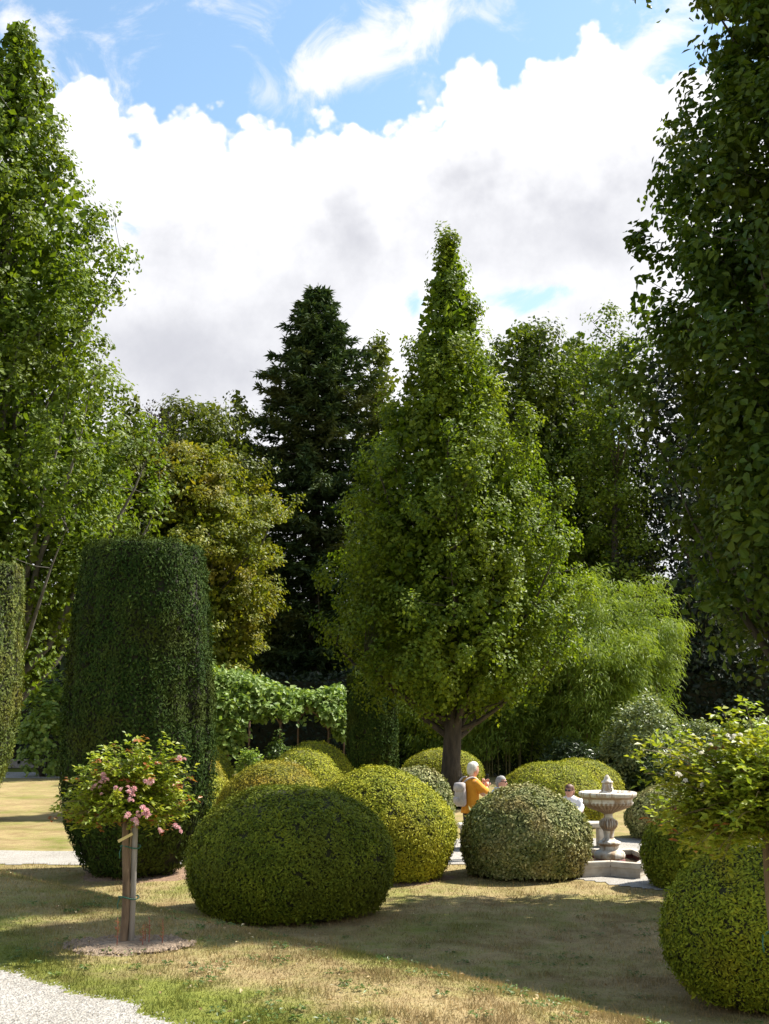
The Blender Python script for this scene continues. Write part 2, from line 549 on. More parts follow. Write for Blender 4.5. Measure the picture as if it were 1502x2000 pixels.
def build_ground():
    m, t = material('dry_turf')
    col, pos, c = lawn_colour(t)
    f = t.noise(pos, 60.0, 5.0, 0.7)
    col = t.mix(1.0, col, t.ramp(f, [(0.25, (.55, .55, .52)), (0.75, (1.25, 1.22, 1.15))]), 'MULTIPLY')
    bp = t.n('ShaderNodeBump', {'Strength': 0.6, 'Distance': 0.02, 'Height': t.m('ADD', f, c)})
    p = t.n('ShaderNodeBsdfPrincipled', {'Base Color': col, 'Roughness': 0.95, 'Specular IOR Level': .1, 'Normal': bp.outputs[0]})
    t.n('ShaderNodeOutputMaterial', {0: p.outputs[0]})
    xs = np.unique(np.concatenate([np.linspace(-400, -40, 10), np.linspace(-40, -9, 40), np.linspace(-9, 9, 91), np.linspace(9, 40, 40), np.linspace(40, 400, 10)]))
    ys = np.unique(np.concatenate([np.linspace(-200, -10, 6), np.linspace(-10, 3, 20), np.linspace(3, 26, 120), np.linspace(26, 80, 60), np.linspace(80, 900, 14)]))
    grid_mesh('lawn', xs, ys, m)

    g, t = material('pale_gravel')
    pos = t.n('ShaderNodeNewGeometry').outputs['Position']
    v = t.n('ShaderNodeTexVoronoi', {'Vector': pos, 'Scale': 70.0})
    big = t.noise(pos, 1.3, 5.0, 0.6)
    col = t.ramp(v.outputs['Color'], [(0.1, (.21, .195, .17)), (0.5, (.33, .31, .28)), (0.9, (.43, .415, .385))])
    col = t.mix(1.0, col, t.ramp(big, [(0.3, (.84, .81, .76)), (0.7, (1.05, 1.04, 1.03))]), 'MULTIPLY')
    bp = t.n('ShaderNodeBump', {'Strength': 0.8, 'Distance': 0.012, 'Height': v.outputs['Distance']})
    p = t.n('ShaderNodeBsdfPrincipled', {'Base Color': col, 'Roughness': 0.9, 'Normal': bp.outputs[0]})
    t.n('ShaderNodeOutputMaterial', {0: p.outputs[0]})

    def wob(x, y, a, fq, sd):
        return (fbm(np.stack([x * fq, y * fq, 0 * x], -1), sd, 3) - .5) * a
    # the path on which the photographer stands, parallel to the bank
    e0 = np.array([-2.64, 8.45])
    off = bank_s(*e0)
    grid_mesh('gravel_path', np.arange(-9, 6, .05), np.arange(-2.5, 12, .05), g, .007,
              lambda x, y: (bank_s(x, y) < off + .04 + wob(x, y, .42, 1.7, 5)) & (bank_s(x, y) > off - 3.4))
    # path across the lower garden and round the fountain
    grid_mesh('gravel_path', np.arange(-16, 9.5, .14), np.arange(14, 26.5, .14), g, .009,
              lambda x, y: ((y > 20.45 + wob(x, y, .3, 1.2, 8)) & (y < 22.75 + 2.1 * sst(x, .2, 1.4) + wob(x, y, .3, 1.2, 9)) & (x < 8.8))
              | ((bank_s(x, y) > 8.25 + wob(x, y, .35, 1.0, 11)) & (y < 24.8) & (x > 1.0) & (y > 14.4) & (x < 8.8)))
    # far paths
    grid_mesh('gravel_path', np.arange(-34, -9, .3), np.arange(41, 47, .3), g, .012, lambda x, y: (y > 42.6 + .12 * (x + 15)) & (y < 45.8 + .1 * (x + 15)))
    grid_mesh('gravel_path', np.arange(0, 30, .3), np.arange(33, 47, .3), g, .012,
              lambda x, y: (y > 43.6 - .55 * (x - 4)) & (y < 45.8 - .55 * (x - 4)) & (x < 14) | ((y > 36.2) & (y < 38.3) & (x >= 13)))

    sm, t = material('bare_soil')
    pos = t.n('ShaderNodeNewGeometry').outputs['Position']
    n = t.noise(pos, 22.0, 7.0, 0.7)
    col = t.ramp(n, [(0.3, (.15, .105, .068)), (0.7, (.40, .30, .21))])
    bp = t.n('ShaderNodeBump', {'Strength': 1.0, 'Distance': 0.03, 'Height': n})
    p = t.n('ShaderNodeBsdfPrincipled', {'Base Color': col, 'Roughness': 0.95, 'Normal': bp.outputs[0]})
    t.n('ShaderNodeOutputMaterial', {0: p.outputs[0]})
    rm = plain_mat('red_mulch', (.13, .075, .045), (.26, .165, .10), 9, .95, .8)
    return m, g, sm, rm


TURF, GRAVEL, SOIL, MULCH = build_ground()


def soil_patch(cx, cy, rx, ry, mat, seed):
    n = 36
    th = np.linspace(0, 2 * np.pi, n, endpoint=False)
    mb = MB()
    rings = []
    for k, f in enumerate((0.02, .3, .6, .85, 1.0)):
        rr = f * (1 + .75 * (fbm(np.stack([np.cos(th) * 2.6, np.sin(th) * 2.6, th * 0 + seed], -1), seed) - .5))
        x, y = cx + rx * rr * np.cos(th), cy + ry * rr * np.sin(th)
        rings.append(np.stack([x, y, gz(x, y) + .012 + .025 * (1 - f) - (.014 if f == 1 else 0)], -1))
    i = np.arange(4)[:, None] * n
    j = np.arange(n)[None]
    q = np.stack([i + j, i + (j + 1) % n, i + n + (j + 1) % n, i + n + j], -1).reshape(-1, 4)
    mb.add(np.concatenate(rings), [q[:, ::-1], np.arange(n)[None]])
    return tag(mb.build('soil_patch', mat, None, True), kind='structure')


# ------------------------------------------------------------------ trees
def path_curve(p0, p1, p2, n):
    t = np.linspace(0, 1, n)[:, None]
    return (1 - t) ** 2 * p0 + 2 * t * (1 - t) * p1 + t ** 2 * p2


def tree(name, label, cat, x, y, prof, nclu, per, leaf, mat, bark, trunk_r, clen, crad, up=.6, nlimb=40, z_fork=1.5, steep=1.4, inner=.55, kind='plain',
         lobes=.28, seed=1, group=None, droop=0.0, top_frac=.93, flat=1.0, lfreq=1.0, xoff=None, boughs=0, bsize=.30, bup=1.35, core=.12):
    """prof: rows of (height above ground, crown radius). The crown is built from leaf clumps that sit on twigs of the limbs."""
    r = np.random.default_rng(seed)
    z0 = gzf(x, y)
    root = thing(name, (x, y, z0), label, cat, group)
    prof = np.asarray(prof, float)
    H = prof[-1, 0]
    zz = np.linspace(prof[0, 0], H, 200)
    rr = np.interp(zz, prof[:, 0], prof[:, 1])
    w = np.cumsum(rr + .05)
    z = np.interp(r.random(nclu) * w[-1], w, zz)
    ph = r.random(nclu) * 2 * np.pi
    R = np.interp(z, prof[:, 0], prof[:, 1])
    lob = fbm(np.stack([np.cos(ph) * 1.6 * lfreq, np.sin(ph) * 1.6 * lfreq, z * .55 * lfreq], -1) + seed * 3.1, seed, 2)
    env = R * (1 + lobes * 2 * (lob - .55))
    u = 1 - inner * r.random(nclu) ** 1.6
    rad = np.maximum(env * u - clen * .35, 0.0)
    ax = np.stack([np.cos(ph), np.sin(ph), 0 * ph], -1)
    offx = np.interp(z, *zip(*xoff)) if xoff else 0.0
    c = ax * rad[:, None]
    c[:, 2] = z
    bo = ax
    if boughs:
        # clumps gather into boughs, with darker gaps between them
        env_c = c.copy()
        fb = (np.arange(boughs) + r.random(boughs)) / boughs
        wb = np.cumsum(rr + .45)
        bz = np.interp(fb * wb[-1], wb, zz)
        bph = np.arange(boughs) * 2.39996 + r.normal(0, .35, boughs)
        bR = np.interp(bz, prof[:, 0], prof[:, 1])
        brad = (bsize * bR + .22) * (.75 + .5 * r.random(boughs))
        bu = np.maximum(bR * (1 + lobes * r.normal(0, .42, boughs)) - brad * .75, 0) * np.where(r.random(boughs) < .22, .45, 1.0)
        bc = np.stack([np.cos(bph) * bu, np.sin(bph) * bu, bz], -1)
        wgt = np.cumsum(brad ** 1.7)
        bi = np.searchsorted(wgt, r.random(nclu) * wgt[-1])
        dirn = norm(r.normal(0, 1, (nclu, 3)) + np.array([0, 0, .25]))
        sh = dirn * (brad[bi] * (1 - .45 * r.random(nclu) ** 1.5))[:, None]
        sh[:, 2] *= bup
        c = bc[bi] + sh
        fill = r.random(nclu) < .38
        c = np.where(fill[:, None], env_c, c)
        dirn = np.where(fill[:, None], ax, dirn)
        c[:, 2] = np.clip(c[:, 2], prof[0, 0] - .3, H)
        lim = np.interp(c[:, 2], prof[:, 0], prof[:, 1]) * 1.12 + .12
        rc = np.maximum(np.hypot(c[:, 0], c[:, 1]), 1e-6)
        c[:, :2] *= np.minimum(1, lim / rc)[:, None]
        ax = np.stack([c[:, 0] / rc, c[:, 1] / rc, 0 * rc], -1)
        bo = norm(dirn * .7 + ax * .4)
        u = np.minimum(1, rc / lim)
    c[:, 0] += offx
    a = norm(bo * (1 - up) + np.array([0, 0, up]) + r.normal(0, .22, (nclu, 3)))
    a[:, 2] -= droop * u
    a = norm(a)
    # ---- leaves
    N = nclu * per
    ci = np.repeat(np.arange(nclu), per)
    t = r.normal(0, 1, N)
    size = (.65 + .7 * r.random(nclu))[ci]
    t = np.clip(t, -1.7, 1.7)
    off = norm(r.normal(0, 1, (N, 3))) * (r.random(N) ** .42 * 1.75 * crad * size)[:, None]
    off[:, 2] *= flat
    pos = c[ci] + a[ci] * (t * clen * size)[:, None] * .5 + off
    taper = np.clip(1 - .35 * np.maximum(t, 0), .25, 1)
    pos = c[ci] + (pos - c[ci]) * (.35 + .65 * taper)[:, None]
    u_dir = norm(a[ci] * .7 + norm(off) * .7 + r.normal(0, .5, (N, 3)))
    n_dir = norm(np.array([0, 0, .45]) + bo[ci] * .55 + norm(pos - c[ci]) * .5 + r.normal(0, .36, (N, 3)))
    tint = np.clip(.5 + r.normal(0, .24, N) + r.normal(0, .16, nclu)[ci], 0, 1)
    mb = MB()
    sc = .7 + .6 * r.random(N)
    keep = pos[:, 2] > .25
    leaves(mb, pos[keep], u_dir[keep], n_dir[keep], (leaf[0] * sc)[keep], (leaf[1] * sc)[keep], tint[keep], kind=kind)
    nc = int(N * core)
    if nc:                                                           # the inner foliage, larger and fewer leaves
        cz = np.interp(r.random(nc) * w[-1], w, zz)
        cr = np.interp(cz, prof[:, 0], prof[:, 1]) * .78 * r.random(nc) ** .6
        cp = r.random(nc) * 2 * np.pi
        ox_ = np.interp(cz, *zip(*xoff)) if xoff else 0.0
        q = np.stack([np.cos(cp) * cr + ox_, np.sin(cp) * cr, cz], -1)
        leaves(mb, q, r.normal(0, 1, (nc, 3)), r.normal(0, 1, (nc, 3)) + np.array([0, 0, .4]), leaf[0] * (2.1 if kind == 'plain' else 1.5), leaf[1] * (2.3 if kind == 'plain' else 1.6), np.clip(.35 + r.normal(0, .2, nc), 0, 1))
    mb.build('crown', mat, root)
    # ---- trunk and limbs
    tb = MB()
    tz = np.linspace(-.15, H * top_frac, 14)
    ox = np.interp(tz, *zip(*xoff)) if xoff else 0 * tz
    wob = np.stack([.10 * np.sin(tz * .9 + seed) * trunk_r * 3 * (tz > 1) + ox, .10 * np.cos(tz * .7 + seed * 2) * trunk_r * 3 * (tz > 1), tz], -1)
    trad = trunk_r * np.clip(1 - tz / (H * top_frac), .03, 1) ** .8 * (1 + .55 * np.exp(-np.maximum(tz, 0) / .35))
    tube(tb, wob, trad, 12)
    pick = np.argsort(r.random(nclu))[:nlimb]
    limb_pts = [wob]
    for k in pick:
        tip = c[k]
        d = math.hypot(tip[0] - (np.interp(tip[2], tz, ox)), tip[1])
        zs = max(z_fork * (.8 + .5 * r.random()), tip[2] - d * steep * (.8 + .5 * r.random()))
        zs = min(zs, tip[2] - .1)
        bx = np.array([np.interp(zs, tz, wob[:, 0]), np.interp(zs, tz, wob[:, 1]), zs])
        mid = bx * .45 + tip * .55 + np.array([0, 0, -.12 * d]) + ax[k] * d * .12
        cv = path_curve(bx, mid, tip, 7)
        cv[1:-1] += r.normal(0, .05, (5, 3)) * d * .3
        r0 = min(trunk_r * .45, .018 * np.linalg.norm(tip - bx) + .012)
        tube(tb, cv, np.linspace(r0, .006, 7), 5, cap=False)
        limb_pts.append(cv)
    lp = np.concatenate(limb_pts)
    tw = np.argsort(r.random(nclu))[:min(nclu, 420)]
    for k in tw:
        dd = np.linalg.norm(lp - c[k], axis=1) + np.maximum(0, lp[:, 2] - c[k][2]) * 2
        b0 = lp[int(np.argmin(dd))]
        tipk = c[k] + a[k] * clen * .6
        cv = path_curve(b0, (b0 + c[k]) / 2 + np.array([0, 0, -.05]), tipk, 4)
        tube(tb, cv, np.linspace(.014, .004, 4), 3, cap=False)
    tb.build('trunk', bark, root, True)
    return root


def prof_px(rows, Y, cx, zg=0.0):
    """rows of (py, half width in pixels) -> (height, radius), lowest first."""
    out = []
    for py, hw in rows:
        p = P(cx, py, Y)
        out.append((p.z - zg, (P(cx + hw, py, Y) - p).x))
    return sorted(out)


def xy(px, py, Y):
    p = P(px, py, Y)
    return p.x, p.y


# the fastigiate oak in the middle
x, y = xy(884, 1480, 34.0)
zg = gzf(x, y)
tree('oak_tree', 'pointed upright oak standing in the middle with its dark bare trunk in view', 'tree', x, y,
     prof_px([(1380, 70), (1352, 160), (1310, 225), (1240, 242), (1150, 232), (1060, 212), (980, 200), (900, 178), (830, 142), (760, 116), (690, 88), (640, 74), (600, 62), (560, 46), (510, 26), (462, 6)], 34.0, 884, zg),
     1000, 112, (.115, .082), OAK, BARK, .28, .5, .185, up=.72, nlimb=70, z_fork=2.0, steep=1.7, inner=.62, lobes=.30, seed=11, lfreq=1.35, boughs=95, bsize=.26, bup=1.5)

# the oak on the left edge
x, y = xy(-40, 1400, 30.5)
zg = gzf(x, y)
tree('oak_tree', 'bright green upright oak rising out of the picture behind the left clipped column', 'tree', x, y,
     prof_px([(1340, 140), (1260, 190), (1180, 250), (1100, 290), (1000, 318), (900, 318), (800, 268), (700, 208), (600, 205), (500, 220), (430, 206), (340, 160), (260, 112), (180, 82), (100, 54), (45, 12)], 30.5, -40, zg),
     1020, 88, (.130, .092), OAK_LEFT, BARKG, .34, .55, .20, up=.70, nlimb=80, z_fork=1.6, steep=1.8, inner=.7, lobes=.36, seed=23, lfreq=1.3, boughs=100, bsize=.24, bup=1.5)

# the big dark oak on the right edge
x, y = xy(1672, 1500, 16.2)
zg = gzf(x, y)
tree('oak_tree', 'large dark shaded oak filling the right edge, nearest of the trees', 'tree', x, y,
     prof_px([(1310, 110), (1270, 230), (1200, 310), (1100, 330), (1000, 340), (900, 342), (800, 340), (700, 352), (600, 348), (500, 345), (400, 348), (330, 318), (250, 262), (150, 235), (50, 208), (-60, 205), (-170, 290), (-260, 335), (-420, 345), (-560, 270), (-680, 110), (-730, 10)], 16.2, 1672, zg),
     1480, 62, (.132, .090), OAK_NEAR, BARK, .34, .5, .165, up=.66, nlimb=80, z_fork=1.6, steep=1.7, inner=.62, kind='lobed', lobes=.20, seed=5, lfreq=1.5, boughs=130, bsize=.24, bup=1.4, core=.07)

# its neighbour in the row, just outside the frame, whose shade lies over the lower lawn and the bank
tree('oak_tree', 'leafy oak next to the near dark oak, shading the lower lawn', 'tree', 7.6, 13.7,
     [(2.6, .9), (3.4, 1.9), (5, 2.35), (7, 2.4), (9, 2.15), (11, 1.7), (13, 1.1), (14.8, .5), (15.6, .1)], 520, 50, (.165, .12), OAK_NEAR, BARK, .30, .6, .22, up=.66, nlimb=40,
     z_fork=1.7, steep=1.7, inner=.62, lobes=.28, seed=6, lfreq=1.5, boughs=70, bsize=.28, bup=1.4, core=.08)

# bronze tinted tree
x, y = xy(392, 1400, 47.0)
zg = gzf(x, y)
tree('ironwood_tree', 'bronze and yellow green spreading tree behind the tall clipped yew', 'tree', x, y,
     prof_px([(1380, 80), (1300, 110), (1200, 132), (1120, 142), (1050, 158), (1000, 150), (960, 132), (920, 104), (890, 66), (866, 12)], 47.0, 392, zg),
     520, 108, (.130, .090), BRONZE, BARKG, .24, .6, .24, up=.28, nlimb=50, z_fork=1.0, steep=.8, inner=.55, lobes=.40, seed=31, flat=.5, lfreq=1.6, boughs=64, bsize=.24, bup=.55, xoff=[(0, 0), (5, .25), (9, .1), (12.2, -.95)])
# greens behind it
for px, Y, rows, lab, nm, sd, mt, nc in (
        (380, 50.0, [(1400, 60), (1200, 100), (1050, 112), (950, 115), (880, 108), (830, 85), (800, 45), (785, 8)], 'rounded yellow green tree behind the bronze tree', 'round_tree', 41, GREENFAR, 420),
        (455, 52.0, [(1380, 30), (1200, 50), (1050, 60), (950, 62), (880, 52), (830, 38), (790, 22), (772, 5)], 'slim light green tree with an open wispy top left of the spruce', 'slender_tree', 43, GREENFAR, 170),
        (235, 46.0, [(1400, 90), (1200, 120), (1050, 130), (950, 118), (880, 88), (820, 45), (780, 10)], 'mid green tree between the left oak and the bronze tree', 'round_tree', 44, GREENFAR, 420),
        (300, 62.0, [(1300, 40), (1000, 70), (900, 72), (830, 48), (797, 14)], 'dark purple leaved tree whose top peeps over the green trees', 'purple_tree', 45, PURPLE, 220)):
    x, y = xy(px, 1400, Y)
    zg = gzf(x, y)
    tree(nm, lab, 'tree', x, y, prof_px(rows, Y, px, zg), int(nc * .75), 72, (.165, .112), mt, BARK, .22, .8, .36, up=.45, nlimb=30, z_fork=1.5, steep=1.0, inner=.6, lobes=.4, seed=sd, lfreq=1.3, boughs=34, bsize=.3, bup=.8)

# trees behind on the right
for px, Y, rows, lab, nm, sd, mt, nclu, inn in (
        (1040, 55.0, [(1420, 90), (1250, 120), (1100, 138), (950, 146), (850, 148), (780, 140), (720, 124), (680, 92), (655, 50), (640, 10)], 'broad beech tree behind the middle oak with a sunlit top', 'beech_tree', 51, BEECH, 700, .6),
        (1150, 58.0, [(1400, 90), (1250, 115), (1100, 125), (950, 118), (860, 105), (780, 92), (720, 70), (680, 42), (655, 8)], 'second beech close behind the airy tree, its top just above the bamboo row', 'beech_tree', 52, BEECH, 420, .7),
        (1215, 52.5, [(1300, 60), (1150, 75), (1000, 85), (900, 100), (800, 96), (720, 88), (660, 70), (625, 40), (600, 8)], 'airy light green tree with bare twigs at its top beside the dark oak', 'airy_tree', 53, OAK_LEFT, 250, .95),
        (1180, 60.0, [(1440, 160), (1300, 170), (1150, 150), (1050, 130), (980, 110), (900, 60), (860, 10)], 'dark shaded tree with sky gaps above the bamboo', 'dark_tree', 55, BEECH, 420, .8),
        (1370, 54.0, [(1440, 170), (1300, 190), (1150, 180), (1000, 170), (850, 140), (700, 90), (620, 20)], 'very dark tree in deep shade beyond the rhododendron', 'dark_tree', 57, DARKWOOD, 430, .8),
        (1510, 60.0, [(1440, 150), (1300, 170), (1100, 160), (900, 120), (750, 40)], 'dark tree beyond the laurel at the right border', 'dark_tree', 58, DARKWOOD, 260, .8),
        (738, 56.0, [(1400, 40), (1200, 60), (1000, 66), (900, 64), (800, 56), (740, 46), (690, 30), (658, 6)], 'thin grey green tree with gaps between spruce and middle oak', 'thin_tree', 59, GREENFAR, 200, .9)):
    x, y = xy(px, 1400, Y)
    zg = gzf(x, y)
    tree(nm, lab, 'tree', x, y, prof_px(rows, Y, px, zg), int(nclu * .8), 64, (.18, .125), mt, BARK, .26, .8, .34, up=.38, nlimb=50, z_fork=1.5, steep=.9, inner=inn, lobes=.42, seed=sd, flat=.75, lfreq=1.4, boughs=46, bsize=.27, bup=.8, core=0 if inn > .92 else .2)


def spruce(px, Y, rows, label, seed):
    r = np.random.default_rng(seed)
    x, y = xy(px, 1400, Y)
    z0 = gzf(x, y)
    prof = np.array(prof_px(rows, Y, px, z0))
    H = prof[-1, 0]
    root = thing('spruce_tree', (x, y, z0), label, 'tree')
    tb, mb = MB(), MB()
    tz = np.linspace(-.2, H, 12)
    tube(tb, np.stack([0 * tz, 0 * tz, tz], -1), .42 * np.clip(1 - tz / H, .03, 1), 10)
    cs, us, ns, Ls = [], [], [], []
    z = prof[0, 0]
    while z < H - .15:
        R = np.interp(z, prof[:, 0], prof[:, 1])
        nb = 9 if R > 1.5 else 7
        ph0 = r.random() * 6.28
        for k in range(nb):
            ph = ph0 + k * 6.283 / nb + r.normal(0, .18)
            L = R * (.62 + .55 * r.random() ** 1.2)
            o = np.array([math.cos(ph), math.sin(ph), 0])
            s = np.array([-o[1], o[0], 0])
            t = np.linspace(0, 1, 9)
            dr = .16 + .10 * r.random()
            cv = o[None] * (L * t)[:, None] + np.array([0, 0, 1.0])[None] * (z + L * (.10 * t - dr * t ** 1.3 + .14 * t ** 3.5))[:, None]
            tube(tb, cv, np.linspace(.05, .008, 9) * (.4 + .6 * R / 4), 4, cap=False)
            m = int(14 + 23 * L)
            tt = r.random(m) ** .7
            b = np.stack([np.interp(tt, t, cv[:, i]) for i in range(3)], -1)
            side = np.where(r.random(m) < .5, -1, 1)
            sl = (.20 + .75 * (1 - tt)) * (.35 + .12 * L) * (.4 + .6 * r.random(m))
            # side twigs: short rows of needle tufts, hanging a little
            for q in (0.25, .6, 1.0):
                p = b + (s[None] * side[:, None] * .85 + o[None] * .5) * (sl * q)[:, None] + np.array([0, 0, -1.0])[None] * (sl * q * q * .35)[:, None] + r.normal(0, .05, (m, 3))
                cs.append(p)
                us.append(norm(s[None] * side[:, None] * .7 + o[None] * .7 + np.array([0, 0, -.15])[None] + r.normal(0, .35, (m, 3))))
                ns.append(norm(np.array([0, 0, 1.0])[None] + r.normal(0, .5, (m, 3))))
                Ls.append(.26 + .18 * r.random(m))
        z += .34 + .12 * r.random() + .09 * R / 3
    cs, us, ns, Ls = map(np.concatenate, (cs, us, ns, Ls))
    leaves(mb, cs, us, ns, Ls, .115, np.clip(.5 + r.normal(0, .25, len(cs)), 0, 1))
    mb.build('crown', SPRUCE, root)
    tb.build('trunk', BARK, root, True)


spruce(613, 54.0, [(1400, 140), (1250, 150), (1100, 160), (980, 160), (900, 150), (820, 135), (740, 108), (680, 82), (620, 52), (580, 32), (552, 8)], 'tall dark conical spruce left of the middle oak', 61)


def bamboo(px, Y, wpx, toppy, n, label, seed, arch=1.0):
    r = np.random.default_rng(seed)
    x, y = xy(px, 1470, Y)
    z0 = gzf(x, y)
    root = thing('bamboo_clump', (x, y, z0), label, 'bamboo', 'bamboo clumps beside the middle oak')
    H = P(px, toppy, Y).z - z0
    W = (P(px + wpx, 1200, Y) - P(px, 1200, Y)).x
    tb, mb = MB(), MB()
    cs, us, ns = [], [], []
    for k in range(n):
        ph = r.random() * 6.283
        rb = W * .55 * math.sqrt(r.random())
        b = np.array([rb * math.cos(ph), rb * math.sin(ph) * .7, 0])
        h = H * (.62 + .38 * r.random())
        lean = arch * W * (.25 + .5 * r.random())
        o = np.array([math.cos(ph), math.sin(ph), 0])
        t = np.linspace(0, 1, 12)
        cv = b[None] + o[None] * (lean * t ** 2.4)[:, None] + np.array([0, 0, 1.0])[None] * (h * (t - .16 * t ** 4))[:, None]
        tube(tb, cv, np.linspace(.022, .006, 12), 5, tint=r.random(), cap=False)
        m = 30
        tt = 1 - .78 * r.random(m) ** 1.3
        nb = np.stack([np.interp(tt, t, cv[:, i]) for i in range(3)], -1)
        bl = .3 + .5 * r.random(m)
        dph = r.random(m) * 6.283
        bo = np.stack([np.cos(dph), np.sin(dph), .1 + 0 * dph], -1) + o[None] * .6
        tuft = nb + bo * bl[:, None] * .75
        per = 20
        ci = np.repeat(np.arange(m), per)
        dl = norm(r.normal(0, 1, (m * per, 3))) * (r.random(m * per) ** .5 * .40)[:, None] * np.array([1, 1, .75])
        p = tuft[ci] + dl
        cs.append(p)
        us.append(norm(bo[ci] * .8 + np.array([0, 0, -.75])[None] + r.normal(0, .45, (m * per, 3))))
        ns.append(norm(np.array([0, 0, .55])[None] + bo[ci] * .4 + dl * 2.0 + r.normal(0, .3, (m * per, 3))))
    cs, us, ns = map(np.concatenate, (cs, us, ns))
    k = cs[:, 2] > .4
    leaves(mb, cs[k], us[k], ns[k], .18 + .08 * r.random(k.sum()), .042, np.clip(.5 + r.normal(0, .25, k.sum()), 0, 1))
    mb.build('foliage', BAMBOO, root)
    tb.build('culms', CULM, root, True)


CULM = plain_mat('bamboo_culm', (.11, .10, .035), (.20, .17, .06), 3, .5, 0, 0, (1, 1, 3))
bamboo(1120, 44.5, 105, 1045, 46, 'tall bright bamboo clump close behind the middle oak', 71)
bamboo(1225, 46.5, 85, 1062, 40, 'arching bamboo clump with pale drooping tips in front of the dark trees', 72)
bamboo(1150, 43.0, 95, 1170, 34, 'shorter bamboo clump in front, above the rhododendron', 73, 1.2)
bamboo(1262, 45.5, 55, 1140, 26, 'narrow bamboo clump at the outer end of the row by the deep shade', 74, 1.1)
bamboo(990, 44.0, 90, 1280, 24, 'low dark bamboo clump in shade behind the oak trunk', 75, .6)
bamboo(860, 46.0, 95, 1290, 24, 'shaded bamboo clump beside the far clipped column', 76, .5)


# ------------------------------------------------------------------ loose shrubs
def shrub(name, label, cat, px, base, Y, hw, toppy, mat, n, leaf, seed, group=None, up=.4, lump=.35, bark=None, depth=.8, per=14):
    r = np.random.default_rng(seed)
    p0 = P(px, base, Y)
    x, y = p0.x, Y
    z0 = gzf(x, y)
    H = P(px, toppy, Y).z - z0
    W = (P(px + hw, base, Y) - p0).x
    root = thing(name, (x, y, z0), label, cat, group)
    th = r.random(n) * 2 * np.pi
    cz = r.random(n) ** .8
    rr = np.sqrt(1 - (np.clip(cz, .28, 1) - .28) ** 2 / .5184) * .98
    rr = np.where(cz < .28, .86 + .14 * cz / .28, rr)
    d = np.stack([np.cos(th) * rr * W, np.sin(th) * rr * W * depth, cz * H], -1)
    lob = fbm(np.stack([np.cos(th) * rr * 2.2, np.sin(th) * rr * 2.2, cz * 2.2], -1) + seed, seed, 2)
    d[:, :2] *= (1 + lump * 2 * (lob - .5))[:, None]
    d[:, 2] *= 1 + lump * (lob - .62)
    d *= (1 - .28 * r.random(n) ** 2)[:, None]
    d[:, 2] = np.maximum(d[:, 2], .06)
    nrm = norm(np.stack([np.cos(th) * rr, np.sin(th) * rr, (cz - .2) * 1.3], -1))
    ci = np.repeat(np.arange(n), per)
    pos = d[ci] + r.normal(0, leaf[0] * .55, (n * per, 3))
    pos[:, 2] = np.maximum(pos[:, 2], .03)
    mb = MB()
    leaves(mb, pos, norm(nrm[ci] * .8 + np.array([0, 0, up]) + r.normal(0, .7, (n * per, 3))), norm(nrm[ci] * .6 + np.array([0, 0, .6]) + r.normal(0, .5, (n * per, 3))),
           leaf[0] * (.7 + .6 * r.random(n * per)), leaf[1] * (.7 + .6 * r.random(n * per)), np.clip(.5 + r.normal(0, .27, n * per), 0, 1))
    mb.build('foliage', mat, root)
    tb = MB()
    for k in range(14):
        tip = d[r.integers(n)] * .9
        tube(tb, path_curve(np.array([r.normal(0, .08), r.normal(0, .08), -.05]), tip * np.array([.3, .3, .5]), tip, 6), np.linspace(.03, .006, 6), 4, cap=False)
    tb.build('stems', bark or BARK, root, True)
    return root


shrub('rhododendron', 'large grey green rhododendron with glossy leaves below the bamboo', 'shrub', 1268, 1535, 38.0, 84, 1366, RHODO, 700, (.15, .065), 81)
shrub('laurel_bush', 'light laurel bush next to the rhododendron, under the black shade', 'shrub', 1385, 1535, 38.5, 62, 1408, RHODO, 460, (.14, .06), 82)
shrub('laurel_bush', 'laurel bush at the picture border behind the near rose', 'shrub', 1492, 1530, 37.5, 66, 1402, RHODO, 460, (.14, .06), 83)
for k, (px, base, Y, hw, top, lab) in enumerate((
        (1215, 1540, 38.5, 58, 1450, 'dark green low shrub under the rhododendron'),
        (1120, 1520, 41.0, 60, 1440, 'dark low shrub behind the twin golden mounds'),
        (1310, 1545, 36.8, 70, 1468, 'dark evergreen shrub in front of the laurel bushes'),
        (1430, 1545, 36.0, 80, 1470, 'dark evergreen shrub at the border, below the laurel'),
        (990, 1500, 45.0, 60, 1430, 'dark undergrowth shrub beside the far grey path'),
        (800, 1490, 47.0, 55, 1425, 'dark shrub at the foot of the shaded bamboo'))):
    shrub('evergreen_shrub', lab, 'shrub', px, base, Y, hw, top, LAUREL, 360, (.15, .06), 90 + k, 'dark shrubs under the trees')
shrub('leafy_plant', 'low deep green plant at the foot of the oak trunk', 'plant', 905, 1572, 32.5, 22, 1548, HERB, 70, (.10, .05), 98)
shrub('leafy_plant', 'blue green leafy plant by the pergola post', 'plant', 545, 1470, 42.5, 24, 1438, HERB, 70, (.16, .07), 99)
shrub('leafy_plant', 'pale leafy plant behind the golden mounds under the pergola', 'plant', 490, 1492, 41.0, 26, 1462, VINE, 60, (.14, .08), 100)

